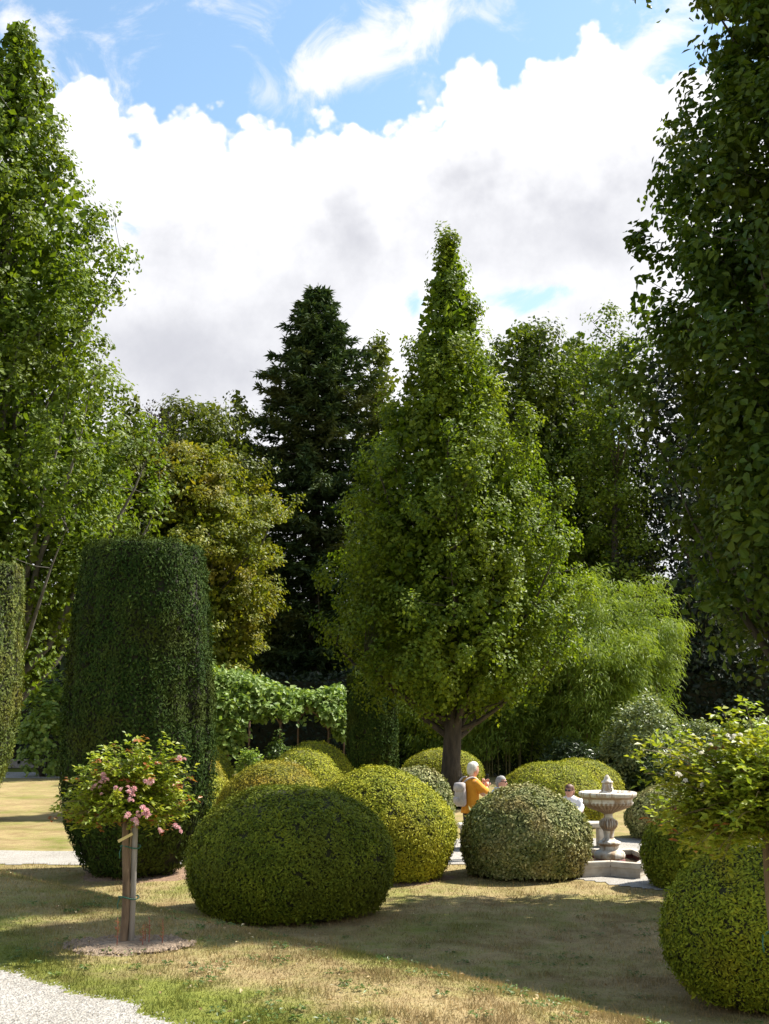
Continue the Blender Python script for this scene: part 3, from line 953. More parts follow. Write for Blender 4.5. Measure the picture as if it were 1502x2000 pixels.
# evergreen hedge behind the pergola and the far woodland that closes the view
def leafy_wall(name, label, cat, x0, x1, Y, h0, h1, mat, n, leaf, seed, kind=None, thick=1.2):
    r = np.random.default_rng(seed)
    x = x0 + (x1 - x0) * r.random(n)
    hh = h0 + (h1 - h0) * fbm(np.stack([x * .22, 0 * x, 0 * x + seed], -1), seed, 3) ** 1.2 * 1.4
    z = hh * r.random(n) ** .8
    y = Y + thick * (r.random(n) - .5) * 1.6
    zb = gz(x, y)
    c = np.stack([x, y, z + zb], -1)
    mb = MB()
    leaves(mb, c, norm(r.normal(0, 1, (n, 3)) + np.array([0, -.4, .1])), norm(np.array([0, -.5, .8])[None] + r.normal(0, .5, (n, 3))), leaf[0] * (.6 + .8 * r.random(n)), leaf[1] * (.6 + .8 * r.random(n)))
    xs = np.linspace(x0, x1, 60)
    hx = (h0 + (h1 - h0) * fbm(np.stack([xs * .22, 0 * xs, 0 * xs + seed], -1), seed, 3) ** 1.2 * 1.4) * .93
    zb = gz(xs, xs * 0 + Y)
    for sgn in (-.3, .3):
        v = np.concatenate([np.stack([xs, xs * 0 + Y + sgn * thick, zb - .1], -1), np.stack([xs, xs * 0 + Y + sgn * thick * .6, zb + hx], -1)])
        i = np.arange(59)
        mb.add(v, [np.stack([i, i + 1, i + 61, i + 60], -1)], .3, 1)
    o = mb.build(name, [mat, HULL])
    tag(o, label, cat, kind=kind)
    return o


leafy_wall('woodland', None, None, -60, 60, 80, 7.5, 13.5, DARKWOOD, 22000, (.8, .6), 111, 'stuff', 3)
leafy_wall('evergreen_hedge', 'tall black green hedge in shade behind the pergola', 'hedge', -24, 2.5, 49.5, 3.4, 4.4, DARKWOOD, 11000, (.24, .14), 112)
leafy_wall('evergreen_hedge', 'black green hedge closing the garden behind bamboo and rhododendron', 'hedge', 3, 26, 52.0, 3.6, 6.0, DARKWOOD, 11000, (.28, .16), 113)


# ------------------------------------------------------------------ clipped shrubs
def clipped(name, label, cat, x, y, prof, ry, mat, hull, n, leaf, seed, group=None, lump=.03, spray=0.0, groove=0.0, rz=0.0, gap=.18, jit=.02, stem=.07):
    """prof: rows (z, r); ry: depth of the plan against its width. A hull of inner twigs, coloured dark for the shade between the clipped shoots."""
    r = np.random.default_rng(seed)
    z0 = gzf(x, y)
    root = thing(name, (x, y, z0), label, cat, group, rz)
    prof = np.asarray(prof, float)
    zt = prof[-1, 0]
    zz = np.concatenate([np.linspace(prof[0, 0], zt * .9, 60), zt * .9 + zt * .1 * np.sin(np.linspace(0, np.pi / 2, 30))[1:]])
    rr = np.interp(zz, prof[:, 0], prof[:, 1])
    seg = np.hypot(np.diff(zz), np.diff(rr)) + 1e-6
    s = np.concatenate([[0], np.cumsum(seg)])
    area = np.concatenate([[0], np.cumsum(seg * (rr[1:] + rr[:-1]) * .5)])

    def surf(sv, ph):
        z = np.interp(sv, s, zz)
        R = np.interp(sv, s, rr)
        q = np.stack([np.cos(ph) * R * 1.1, np.sin(ph) * R * 1.1, z * 1.1], -1)
        d = lump * 2 * (fbm(q * 1.3 + seed, seed, 2) - .5) + lump * 1.1 * (fbm(q * 5 + seed, seed + 3, 2) - .5)
        if groove:
            g = np.stack([np.cos(ph) * 6.5 * R, np.sin(ph) * 6.5 * R, z * .75], -1)
            d = d + groove * (fbm(g + seed, seed + 9, 2) - .5) * 2
        return z, R, d
    t = np.interp(r.random(n) * area[-1], area, s)
    ph = r.random(n) * 2 * np.pi
    z, R, d = surf(t, ph)
    e = 1e-3 * s[-1]
    dz = np.interp(t + e, s, zz) - np.interp(t - e, s, zz)
    dr = np.interp(t + e, s, rr) - np.interp(t - e, s, rr)
    ln = np.hypot(dz, dr) + 1e-9
    nr, nz = dz / ln, -dr / ln
    nrm = norm(np.stack([np.cos(ph) * nr, np.sin(ph) * nr / max(ry, .3), nz], -1))
    pos = np.stack([np.cos(ph) * R, np.sin(ph) * R * ry, z], -1) + nrm * (d + r.normal(0, jit, n))[:, None]
    # small gaps between the shoots, where the hull shows
    hole = fbm(pos * (9.5 if not spray else 4.2) + seed * 2, seed + 5, 2)
    keep = (hole > gap) & (pos[:, 2] > .015) & ((nrm[:, 1] < .35) | (r.random(n) < .45))
    pos, nrm = pos[keep], nrm[keep]
    k = len(pos)
    u = norm(nrm * .2 + np.array([0, 0, .1 + spray]) + r.normal(0, .6 - .2 * spray, (k, 3)))
    nn = norm(nrm + np.array([0, 0, .12]) + r.normal(0, .34, (k, 3)))
    mb = MB()
    sc = .65 + .7 * r.random(k)
    stray = r.random(k) < .010                                        # a few shoots stand out after the last clipping
    u[stray] = norm(nrm[stray] + r.normal(0, .35, (stray.sum(), 3)))
    nn[stray] = norm(np.cross(u[stray], r.normal(0, 1, (stray.sum(), 3))))
    sc[stray] *= 1.7
    dead = fbm(pos * 2.3 + seed * 5, seed + 15, 3)
    tint = np.clip(.5 + r.normal(0, .25, k) + (dead - .5) * .9, 0, 1)
    leaves(mb, pos - u * (leaf[0] * .35 * sc)[:, None], u, nn, leaf[0] * sc, leaf[1] * sc, tint)
    # hull
    ns, npz = 44, 28
    sv = np.linspace(0, s[-1], npz)
    S, PH = np.meshgrid(sv, np.linspace(0, 2 * np.pi, ns, endpoint=False), indexing='ij')
    z, R, d = surf(S.ravel(), PH.ravel())
    R2 = np.maximum(R + d - .035 - leaf[0] * .25, 0.01)
    z2 = np.minimum(z, zt - .03 - leaf[0] * .2)
    v = np.stack([np.cos(PH.ravel()) * R2, np.sin(PH.ravel()) * R2 * ry, z2], -1)
    i = np.arange(npz - 1)[:, None] * ns
    j = np.arange(ns)[None]
    q = np.stack([i + j, i + (j + 1) % ns, i + ns + (j + 1) % ns, i + ns + j], -1).reshape(-1, 4)
    mb.add(v, [q, np.arange(ns)[None, ::-1], (npz - 1) * ns + np.arange(ns)[None]], .4, 1)
    mb.build('foliage', [mat, hull], root)
    tb = MB()
    tube(tb, np.array([[0, 0, -.15], [.02, 0, .1], [0, .02, zt * .4]]), [stem * 1.3, stem, stem * .7], 8)
    tb.build('trunk', BARK, root, True)
    return root


def dome(W, H, z0=.05, belly=.40, cut=.24, p=2.0):
    zm = H * belly
    rows = []
    for z in np.linspace(z0, zm, 8):
        rows.append((z, W / 2 * (1 - cut * ((zm - z) / zm) ** 2)))
    for a in np.linspace(0, np.pi / 2, 22)[1:]:
        rows.append((zm + (H - zm) * math.sin(a) ** (2 / p), W / 2 * max(math.cos(a), 1e-3) ** (2 / p)))
    return rows


def mound(l, rgt, top, Y, mat, n, leaf, label, seed, group='clipped mounds of the garden', ry=1.0, hull=HULL, lump=.048, gap=.2, cut=.24, belly=.40, name='clipped_mound'):
    cpx = (l + rgt) / 2
    p = P(cpx, top + 90, Y)
    W = P(rgt, top + 90, Y).x - P(l, top + 90, Y).x
    z0 = gzf(p.x, Y)
    H = P(cpx, top, Y).z - z0
    return clipped(name, label, 'topiary', p.x, Y, dome(W, H, cut=cut, belly=belly), ry, mat, hull, n, leaf, seed, group, lump=lump, gap=gap)


mound(368, 770, 1535, 15.6, YEWOLIVE, 74000, (.042, .018), 'largest front mound of olive yew lying in shade behind the bank', 201, hull=HULLG, gap=.28)
mound(592, 886, 1503, 19.0, YEWGOLD, 62000, (.044, .019), 'yellow green mound overlapped by the big shaded one', 202, hull=HULLG, gap=.29)
mound(424, 640, 1488, 23.0, YEWORANGE, 29700, (0.044, 0.021), 'orange tinged golden mound behind the big shaded one', 203, hull=HULLF)
mound(502, 614, 1487, 26.5, BOXGREY, 9000, (.07, .04), 'grey green mound peeping out between golden ones', 204)
mound(512, 670, 1462, 29.0, YEWGOLD, 18900, (0.052, 0.024), 'bright golden mound in front of the pergola, lower of the pair', 205, hull=HULLF)
mound(534, 693, 1450, 32.0, YEWGOLD, 17550, (0.052, 0.024), 'bright golden mound closest to the pergola, taller of the pair', 206, hull=HULLF)
mound(300, 458, 1445, 31.0, YEWGOLD, 14850, (0.052, 0.024), 'golden mound half hidden by the tall yew, farthest of three', 207, hull=HULLF)
mound(318, 446, 1474, 27.5, YEWORANGE, 13500, (0.052, 0.024), 'small amber mound squeezed between two golden ones by the tall yew', 208, hull=HULLF)
mound(290, 459, 1500, 23.8, YEWGOLD, 18900, (0.044, 0.021), 'golden mound touching the tall yew, nearest of three', 209, hull=HULLF)
mound(745, 886, 1498, 24.5, BOXGREY, 15000, (.06, .036), 'grey green speckled mound in front of the oak trunk', 210)
mound(785, 946, 1462, 37.5, YEWGOLD, 18900, (0.052, 0.024), 'golden mound behind the oak trunk', 211, hull=HULLF)
mound(972, 1182, 1489, 27.5, YEWGOLD, 27000, (0.048, 0.022), 'golden mound behind the seated people, front one of two', 212, hull=HULLF, gap=.27)
mound(1052, 1218, 1482, 32.0, YEWGOLD, 18900, (0.052, 0.024), 'golden mound behind the fountain finial, rear one of two', 213, hull=HULLF)
mound(906, 1150, 1540, 19.3, BOXGREY, 46000, (.052, .031), 'big speckled box mound hiding the visitors, beside the fountain', 214, lump=.05, gap=.2, cut=.16, belly=.4)
mound(1225, 1402, 1533, 24.8, BOXGREY, 15000, (.06, .036), 'grey box mound behind the fountain bowl and near rose', 215)
mound(1257, 1452, 1575, 18.0, YEWOLIVE, 26000, (.055, .024), 'dark shaded mound standing on the gravel below the rose spray', 216, hull=HULL, cut=.3)
mound(1297, 1680, 1652, 10.9, YEWMID, 46000, (.036, .015), 'nearest golden green mound cut by the picture edge under the rose', 217, hull=HULLG, gap=.28, cut=.28)


def column(cpx, Y, rows, base, mat, n, leaf, label, seed, ry=1.0, group='tall clipped columns of yew', hull=HULL):
    p = P(cpx, base, Y)
    z0 = gzf(p.x, Y)
    pr = prof_px(rows, Y, cpx, z0)
    pr = [(max(a, .03), b) for a, b in pr]
    clipped('clipped_column', label, 'topiary', p.x, Y, pr, ry, mat, hull, n, leaf, seed, group, lump=.035, spray=.5, groove=.085, gap=.20, jit=.022, stem=.14)


COLROWS = [(1708, 76), (1690, 92), (1650, 112), (1610, 128), (1560, 138), (1480, 143), (1400, 141), (1300, 134), (1200, 127), (1120, 119), (1085, 113), (1076, 110), (1070, 104), (1066, 84), (1063, 0.5)]
column(262, 19.4, COLROWS, 1700, YEWDARK, 80000, (.064, .026), 'huge dark barrel shaped yew behind the pink rose', 221)
column(-99, 26.0, [(1595, 62), (1560, 80), (1520, 96), (1470, 108), (1400, 117), (1300, 119), (1200, 116), (1140, 112), (1106, 108), (1102, 70), (1099, .5)], 1600, YEWSIDE, 46000, (.085, .032),
       'sunlit clipped yew column cut by the picture edge', 222)
column(727, 41.0, [(1580, 42), (1540, 47), (1480, 49), (1400, 49), (1350, 47), (1320, 45), (1314, 30), (1312, .5)], 1550, YEWDARK, 24000, (.10, .04), 'slim clipped yew column under the middle oak, far away', 223)
shrub('box_bush', 'small square clipped bush on the green lawn far back', 'topiary', 85, 1478, 56.0, 20, 1446, BOXGREY, 160, (.10, .06), 224, lump=.1)

soil_patch(*xy(285, 1700, 19.4), 1.0, 1.0, MULCH, 4)
soil_patch(*xy(748, 1715, 19.0), 1.18, 1.05, MULCH, 6)

# ------------------------------------------------------------------ stone
def stone_mat():
    m, t = material('stained_limestone')
    tc = t.n('ShaderNodeTexCoord')
    ob = tc.outputs['Object']
    a = t.noise(ob, 9.0, 8.0, 0.65)
    mp = t.n('ShaderNodeMapping', {0: ob, 3: (14, 14, 1.6)})
    st = t.noise(mp.outputs[0], 1.0, 5.0, 0.6)
    col = t.ramp(a, [(0.28, (.40, .34, .24)), (0.45, (.64, .60, .52)), (0.7, (.78, .76, .72))])
    col = t.mix(t.m('MULTIPLY', t.sstep(st, .47, .63), .85), col, (.30, .19, .09))
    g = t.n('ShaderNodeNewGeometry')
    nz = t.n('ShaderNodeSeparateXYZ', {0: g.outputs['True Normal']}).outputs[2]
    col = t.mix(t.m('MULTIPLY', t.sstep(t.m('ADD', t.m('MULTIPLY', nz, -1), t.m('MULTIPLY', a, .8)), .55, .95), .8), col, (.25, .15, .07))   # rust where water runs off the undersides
    at = t.n('ShaderNodeAttribute', attribute_name='tint')      # grime held in the flutes
    col = t.mix(t.m('MULTIPLY', at.outputs['Fac'], t.sstep(t.noise(ob, 5.0, 3.0), .2, .6)), col, (.15, .085, .040))
    bp = t.n('ShaderNodeBump', {'Strength': .4, 'Distance': .01, 'Height': a})
    p = t.n('ShaderNodeBsdfPrincipled', {'Base Color': col, 'Roughness': .75, 'Normal': bp.outputs[0]})
    t.n('ShaderNodeOutputMaterial', {0: p.outputs[0]})
    return m


STONE = stone_mat()
PALE = plain_mat('pale_stone', (.36, .31, .24), (.52, .48, .41), 7, .85, .5)
GRANITE = plain_mat('red_granite', (.10, .030, .026), (.24, .085, .070), 40, .35)
KERBSHADE = plain_mat('shaded_kerb_stone', (.16, .14, .13), (.34, .31, .29), 12, .9, .5)  # step front: the shade on it is put into this darker stone colour
WATER = None


def build_fountain():
    Yc, pxc = 19.9, 1191
    p = P(pxc, 1690, Yc)
    x0 = p.x
    zz = lambda py: P(pxc, py, Yc).z
    rp = lambda w, py=1600: (P(pxc + w, py, Yc) - P(pxc, py, Yc)).x
    root = thing('fountain', (x0, Yc, 0), 'white stone tiered fountain with rust stained fluted bowl', 'fountain')

    def part(nm, rows, mat, flute=None, segs=48):
        mb = MB()
        lathe(mb, [(rp(w), zz(py), fl) for py, w, fl in rows], segs, flute)
        return mb.build(nm, mat, root, True)
    part('plinth', [(1702, 29, 0), (1700, 30, 0), (1678, 30, 0), (1676, 28, 0)], GRANITE, None, 40)
    part('base', [(1677, 27, 0), (1675, 29.5, 0), (1669, 30.5, 0), (1664, 29, 0), (1661, 25, 0), (1659, 19, 0), (1652, 18, 0), (1649, 20, 0), (1647, 23, 0), (1644, 22.5, 0), (1642, 18, 0), (1640, 13, 0), (1637, 10.5, 0)], STONE)
    part('shaft', [(1638, 10.5, 0), (1634, 9.5, .05), (1628, 10, .05), (1622, 11, .05), (1620, 12.5, 0)], STONE, 20, 80)
    part('baluster', [(1621, 11, .0), (1618, 14, .10), (1613, 17.5, .16), (1608, 18.8, .16), (1603, 17.5, .16), (1600, 13, .1), (1597, 9, 0), (1592, 8.2, 0), (1588, 9.5, 0)], STONE, 20, 80)
    bowl = part('bowl', [(1589, 9.5, 0), (1586, 15, .08), (1582, 27, .10), (1577, 39, .10), (1571, 48, .08), (1567, 49.5, .05), (1564, 47, 0), (1560, 48, 0), (1557, 51, 0), (1555, 55, 0),
                         (1550, 56.5, 0), (1547, 55.5, 0), (1546, 52, 0), (1549, 49, 0), (1555, 40, 0), (1558, 20, 0), (1559, 2, 0)], STONE, 36, 144)
    part('finial', [(1558, 22, 0), (1551, 20, 0), (1547, 15, 0), (1544, 12.5, 0), (1540, 10.5, 0), (1533, 9.5, 0), (1530, 9, 0), (1529, 11.5, 0), (1526, 11, 0), (1524, 7.5, 0), (1520, 5.8, 0), (1517, 4.8, 0), (1514, 2.5, 0), (1513, .5, 0)], STONE)
    # carved scrolls round the finial
    for k in range(4):
        sc = MB()
        a = k * math.pi / 2 + .5
        for dz, rr in ((0, rp(3.6)), (rp(7), rp(2.8))):
            th = np.linspace(0, 2 * np.pi, 9)
            c = np.array([math.cos(a), math.sin(a), 0]) * rp(11 - dz / rp(7) * 1.5) + np.array([0, 0, zz(1541) + dz])
            pts = c + np.stack([np.cos(a) * np.cos(th) * rr * .7, np.sin(a) * np.cos(th) * rr * .7, np.sin(th) * rr], -1)
            tube(sc, pts, rp(1.5), 6)
        sc.build('scroll', STONE, root, True)
    # water in the upper bowl
    mb = MB()
    lathe(mb, [(rp(50), zz(1551), 0), (rp(49.8), zz(1550.5), 0), (rp(2), zz(1550.5), 0)], 48)
    mb.build('bowl_water', WATERM, root, True)

    # star shaped basin
    base = thing('fountain_basin', (x0, Yc, 0), 'low star shaped stone basin that the fountain stands in', 'basin', rz=math.radians(-77))
    R, r2, wd = 1.20, .88, .20
    outer = []
    for k in range(16):
        a = k * math.pi / 8
        rad = R if k % 2 == 0 else r2
        outer.append(np.array([math.cos(a) * rad, math.sin(a) * rad]))
    inner = [o * (1 - wd / np.linalg.norm(o)) for o in outer]

    def prism(quad, z0, z1, lip=0.0):
        q = np.array(quad)
        c = q.mean(0)
        lo = c + (q - c) * (1 - lip)
        m = MB()
        v = np.concatenate([np.c_[lo, np.full(4, z0)], np.c_[q, np.full(4, z0 + (z1 - z0) * .35)], np.c_[q, np.full(4, z1 - .015)], np.c_[c + (q - c) * .965, np.full(4, z1)]])
        f = [[i + 4 * l, (i + 1) % 4 + 4 * l, (i + 1) % 4 + 4 * l + 4, i + 4 * l + 4] for l in range(3) for i in range(4)]
        m.add(v, [np.array(f), np.array([[12, 13, 14, 15], [3, 2, 1, 0]])])
        return m
    for k in range(16):
        k2 = (k + 1) % 16
        sh = .004
        quad = [outer[k] * (1 - sh), outer[k2] * (1 - sh), inner[k2], inner[k]]
        prism(quad, .155, .235, .06).build('coping_stone', PALE, base)
    wl = MB()
    for k in range(16):
        k2 = (k + 1) % 16
        a, b = outer[k] * .955, outer[k2] * .955
        c, d = inner[k2] * 1.06, inner[k] * 1.06
        m = np.array([a, b, c, d])
        v = np.concatenate([np.c_[m, np.full(4, -.1)], np.c_[m, np.full(4, .158)]])
        wl.add(v, [np.array([[0, 1, 5, 4]])], mat=0)
        wl.add(v, [np.array([[2, 3, 7, 6]])], mat=1)
    wl.build('basin_wall', [PALE, GRANITE], base)
    st = MB()
    ring = np.array([o * .96 for o in outer])
    st.add(np.concatenate([np.c_[ring, np.full(16, .095)], [[0, 0, .095]]]), [np.array([[i, (i + 1) % 16, 16] for i in range(16)])])
    st.build('basin_water', WATERM, base)
    fl = MB()
    ring = np.array([o * .96 for o in outer])
    fl.add(np.concatenate([np.c_[ring, np.full(16, .055)], [[0, 0, .055]]]), [np.array([[i, (i + 1) % 16, 16] for i in range(16)])])
    fl.build('basin_floor', plain_mat('basin_floor_silt', (.30, .23, .15), (.46, .38, .27), 5, .9), base)
    # step blocks in two of the notches
    for k in (1,):
        a = k * math.pi / 8
        mb = MB()
        box(mb, (math.cos(a) * 1.04, math.sin(a) * 1.04, .045), (.18, .28, .10), a, .015)
        mb.build('step_stone', PALE, base)
    return x0, Yc


def water_mat():
    m, t = material('still_water')
    g = t.n('ShaderNodeNewGeometry')
    n = t.noise(g.outputs['Position'], 14.0, 3.0)
    bp = t.n('ShaderNodeBump', {'Strength': .25, 'Distance': .01, 'Height': n})
    p = t.n('ShaderNodeBsdfPrincipled', {'Base Color': (.33, .27, .19, 1), 'Roughness': .08, 'Transmission Weight': .75, 'IOR': 1.33, 'Normal': bp.outputs[0]})
    t.n('ShaderNodeOutputMaterial', {0: p.outputs[0]})
    return m


WATERM = water_mat()
FX, FY = build_fountain()

# curved stone bench behind the basin
bp_ = P(1120, 1620, 23.2)
bench = thing('stone_bench', (bp_.x, 23.2, gzf(bp_.x, 23.2)), 'pale stone bench under the woman in the white jacket', 'bench')
mb = MB(); box(mb, (0.05, 0, .42), (1.35, .42, .09), 0, .02); mb.build('seat', PALE, bench)
for sx in (-.45, .55):
    mb = MB(); box(mb, (sx, 0, .185), (.2, .34, .38), 0, .02); mb.build('leg', PALE, bench)
bp2 = P(962, 1620, 23.0)
bench2 = thing('stone_bench', (bp2.x, 23.0, gzf(bp2.x, 23.0)), 'stone bench that the grey haired man sits on behind the speckled mound', 'bench')
mb = MB(); box(mb, (0, 0, .42), (1.3, .42, .09), 0, .02); mb.build('seat', PALE, bench2)
for sx in (-.5, .5):
    mb = MB(); box(mb, (sx, 0, .185), (.2, .34, .38), 0, .02); mb.build('leg', PALE, bench2)

# low kerb step far left
k0, k1 = P(18, 1490, 49.0), P(93, 1492, 49.0)
kx = (k0.x + k1.x) / 2
st = thing('stone_step', (kx, 49.0, gzf(kx, 49.0)), 'low pale stone step beside the far path, its front in shade', 'step')
mb = MB(); box(mb, (0, 0, .16), (k1.x - k0.x, .7, .30), 0, .02); mb.build('riser', KERBSHADE, st)
mb = MB(); box(mb, (0, 0.0, .335), (k1.x - k0.x + .06, .78, .05), 0, .012); mb.build('tread', PALE, st)

# ------------------------------------------------------------------ pergola with vine
IRON = plain_mat('rusty_iron', (.13, .075, .05), (.28, .19, .14), 12, .7, .2, .3)


def build_pergola():
    pts = [P(300, 1350, 41.0), P(448, 1364, 42.3), P(548, 1374, 43.2), P(642, 1387, 44.2)]
    o = pts[1]
    zb = gzf(o.x, o.y)
    root = thing('pergola', (o.x, o.y, zb), 'rusty iron pergola with arched braces carrying the vine', 'pergola')
    L = lambda p: np.array([p.x - o.x, p.y - o.y, p.z - zb])
    back = np.array([.5, 2.0, .12])
    for p in pts:
        for off in (np.zeros(3), back):
            q = L(p) + off
            g = gzf(o.x + q[0], o.y + q[1]) - zb
            mb = MB(); tube(mb, [np.array([q[0], q[1], g - .05]), np.array([q[0], q[1], q[2] * .5]), q], .035, 8)
            mb.build('post', IRON, root, True)
    for off in (np.zeros(3), back):
        mb = MB(); tube(mb, [L(p) + off for p in pts], .04, 8); mb.build('rail', IRON, root, True)
    for a, b in zip(pts[:-1], pts[1:]):
        for off in (np.zeros(3), back):
            A, B = L(a) + off - np.array([0, 0, .75]), L(b) + off - np.array([0, 0, .75])
            t = np.linspace(0, 1, 14)[:, None]
            cv = A + (B - A) * t + np.array([0, 0, .68]) * np.sin(t * np.pi) ** .8
            mb = MB(); tube(mb, cv, .025, 6); mb.build('arch', IRON, root, True)
    for k in range(7):
        t = k / 6
        i = min(int(t * 3), 2)
        q = L(pts[i]) + (L(pts[i + 1]) - L(pts[i])) * (t * 3 - i)
        mb = MB(); tube(mb, [q, q + back * .5 + np.array([0, 0, .12]), q + back], .025, 6); mb.build('crossbar', IRON, root, True)
    # the vine
    r = np.random.default_rng(131)
    vine = thing('grape_vine', (o.x, o.y, zb), 'sunlit grape vine spilling over the iron pergola', 'vine')
    mb = MB()
    n = 1100
    s = r.random(n) * 1.03
    px = 300 + s * 372
    ax_ = np.array([L(p) for p in pts] + [L(P(688, 1392, 44.8))])
    sx = np.interp(px, [300, 448, 548, 642, 688], ax_[:, 0]); sy = np.interp(px, [300, 448, 548, 642, 688], ax_[:, 1]); sz = np.interp(px, [300, 448, 548, 642, 688], ax_[:, 2])
    thick = np.interp(px, [300, 430, 500, 540, 600, 640, 690], [.95, .85, .62, .36, .36, .72, .55])
    w = r.random(n)
    c = np.stack([sx + back[0] * w, sy + back[1] * w - .25, sz + .04 + thick * r.random(n) ** .8], -1)
    # hanging curtains
    for px0, ww, dr, k in ((445, 16, 1.9, 130), (425, 30, .9, 90), (505, 25, .7, 60), (560, 20, .5, 40), (672, 14, .95, 130), (468, 10, 1.3, 50), (640, 18, .5, 40)):
        qx = px0 + r.normal(0, ww * .6, k)
        gx = np.interp(qx, [300, 448, 548, 642, 688], ax_[:, 0]); gy = np.interp(qx, [300, 448, 548, 642, 688], ax_[:, 1]); gzv = np.interp(qx, [300, 448, 548, 642, 688], ax_[:, 2])
        c = np.concatenate([c, np.stack([gx, gy - .2 + r.normal(0, .15, k), gzv + .1 - dr * r.random(k)], -1)])
    per = 9
    ci = np.repeat(np.arange(len(c)), per)
    pos = c[ci] + r.normal(0, .11, (len(ci), 3))
    leaves(mb, pos, norm(np.array([0, -.3, -.6]) + r.normal(0, .6, (len(ci), 3))), norm(np.array([.1, -.5, .7]) + r.normal(0, .45, (len(ci), 3))), .16 + .08 * r.random(len(ci)), .14 + .06 * r.random(len(ci)))
    mb.build('foliage', VINE, vine)
    for p in pts:
        q = L(p)
        g = gzf(o.x + q[0], o.y + q[1]) - zb
        zzv = np.linspace(g - .05, q[2] + .2, 12)
        tb = MB()
        tube(tb, np.stack([q[0] + .07 * np.cos(zzv * 4), q[1] + .07 * np.sin(zzv * 4), zzv], -1), np.linspace(.04, .02, 12), 6)
        tb.build('stem', BARK, vine, True)


build_pergola()
# the vine's far arm seen between the two left columns
shrub('grape_vine', 'pale vine foliage hanging between the two tall clipped columns', 'vine', 85, 1470, 44.0, 42, 1308, VINE, 150, (.2, .16), 141, lump=.5)

# paling fence behind the mounds
fp0, fp1 = P(476, 1480, 45.5), P(520, 1480, 45.5)
fence = thing('paling_fence', (fp0.x, 45.5, gzf(fp0.x, 45.5)), 'short weathered stick fence below the pergola', 'fence')
WOOD = plain_mat('weathered_wood', (.20, .165, .12), (.40, .34, .26), 14, .85, .5, 0, (1, 1, .15))
rs = np.random.default_rng(3)
for k in range(11):
    mb = MB()
    xx = k * (fp1.x - fp0.x) / 10
    tube(mb, [np.array([xx, 0, -.05]), np.array([xx + rs.normal(0, .02), 0, .55 + .1 * rs.random()])], [.03, .022], 6)
    mb.build('paling', WOOD, fence)
mb = MB(); tube(mb, [np.array([-.05, -.04, .4]), np.array([fp1.x - fp0.x + .05, -.04, .42])], .015, 5); mb.build('rail', WOOD, fence)
pf0, pf1 = P(40, 1462, 60.0), P(120, 1462, 60.0)
fence2 = thing('paling_fence', (pf0.x, 60.0, gzf(pf0.x, 60.0)), 'tall dim stick fence behind the small square bush', 'fence')
for k in range(22):
    mb = MB()
    xx = k * (pf1.x - pf0.x) / 21
    tube(mb, [np.array([xx, 0, -.05]), np.array([xx + rs.normal(0, .03), 0, 1.5 + .5 * rs.random()])], [.035, .025], 6)
    mb.build('paling', WOOD, fence2)
mb = MB(); tube(mb, [np.array([-.05, -.05, 1.1]), np.array([pf1.x - pf0.x + .05, -.05, 1.1])], .02, 5); mb.build('rail', WOOD, fence2)


# ------------------------------------------------------------------ people
SKIN = plain_mat('skin', (.52, .27, .19), (.60, .33, .25), 6, .5)
HAIRW = plain_mat('white_hair', (.50, .46, .38), (.70, .66, .58), 60, .6, .6, 0, (1, 1, .2))
HAIRG = plain_mat('grey_hair', (.16, .15, .145), (.33, .31, .30), 60, .6, .6, 0, (1, 1, .2))
HAIRB = plain_mat('auburn_hair', (.07, .030, .018), (.16, .075, .042), 60, .5, .6, 0, (1, 1, .2))
ORANGE = plain_mat('mustard_cloth', (.58, .23, .012), (.70, .30, .02), 9, .85, .3)
BLACK = plain_mat('dark_cloth', (.012, .012, .014), (.028, .028, .032), 20, .8)
PALEBLUE = plain_mat('pale_blue_cloth', (.45, .53, .66), (.55, .63, .75), 16, .85, .2)
WHITEC = plain_mat('white_cloth', (.72, .71, .72), (.80, .79, .80), 12, .85, .2)
BAG = plain_mat('pale_bag_cloth', (.36, .32, .31), (.50, .45, .43), 14, .75, .3)
GLASSB = plain_mat('dark_lens', (.01, .01, .012), None, 10, .15)


def skin_body(root, verts, edges, radii):
    me = bpy.data.meshes.new('body')
    me.from_pydata([tuple(v) for v in verts], edges, [])
    me.materials.append(SKIN)
    o = link('body', me, root)
    sk = o.modifiers.new('skin', 'SKIN')
    lay = me.skin_vertices[0].data
    for i, (rx, ry) in enumerate(radii):
        lay[i].radius = (rx, ry)
    lay[0].use_root = True
    sk.use_smooth_shade = True
    sub = o.modifiers.new('smooth', 'SUBSURF')
    sub.levels = sub.render_levels = 2
    return o


def rings(mb, rows, segs=20, fold=0.0, nf=9, mat=0, close=True):
    """rows: (centre xyz, half x, half y[, yaw]) stacked into a garment or other rounded form."""
    th = np.arange(segs) * 2 * np.pi / segs
    vs = []
    for k, row in enumerate(rows):
        c, a, b = row[:3]
        w = 1 + fold * np.sin(th * nf + k * .25) * (k / max(1, len(rows) - 1) if fold > 0 else 0)
        vs.append(np.stack([c[0] + a * np.cos(th) * w, c[1] + b * np.sin(th) * w, np.full(segs, c[2])], -1))
    i = np.arange(len(rows) - 1)[:, None] * segs
    j = np.arange(segs)[None]
    q = np.stack([i + j, i + segs + j, i + segs + (j + 1) % segs, i + (j + 1) % segs], -1).reshape(-1, 4)
    fs = [q]
    if close:
        fs += [np.arange(segs)[None], (len(rows) - 1) * segs + np.arange(segs)[None, ::-1]]
    mb.add(np.concatenate(vs), fs, mat=mat)


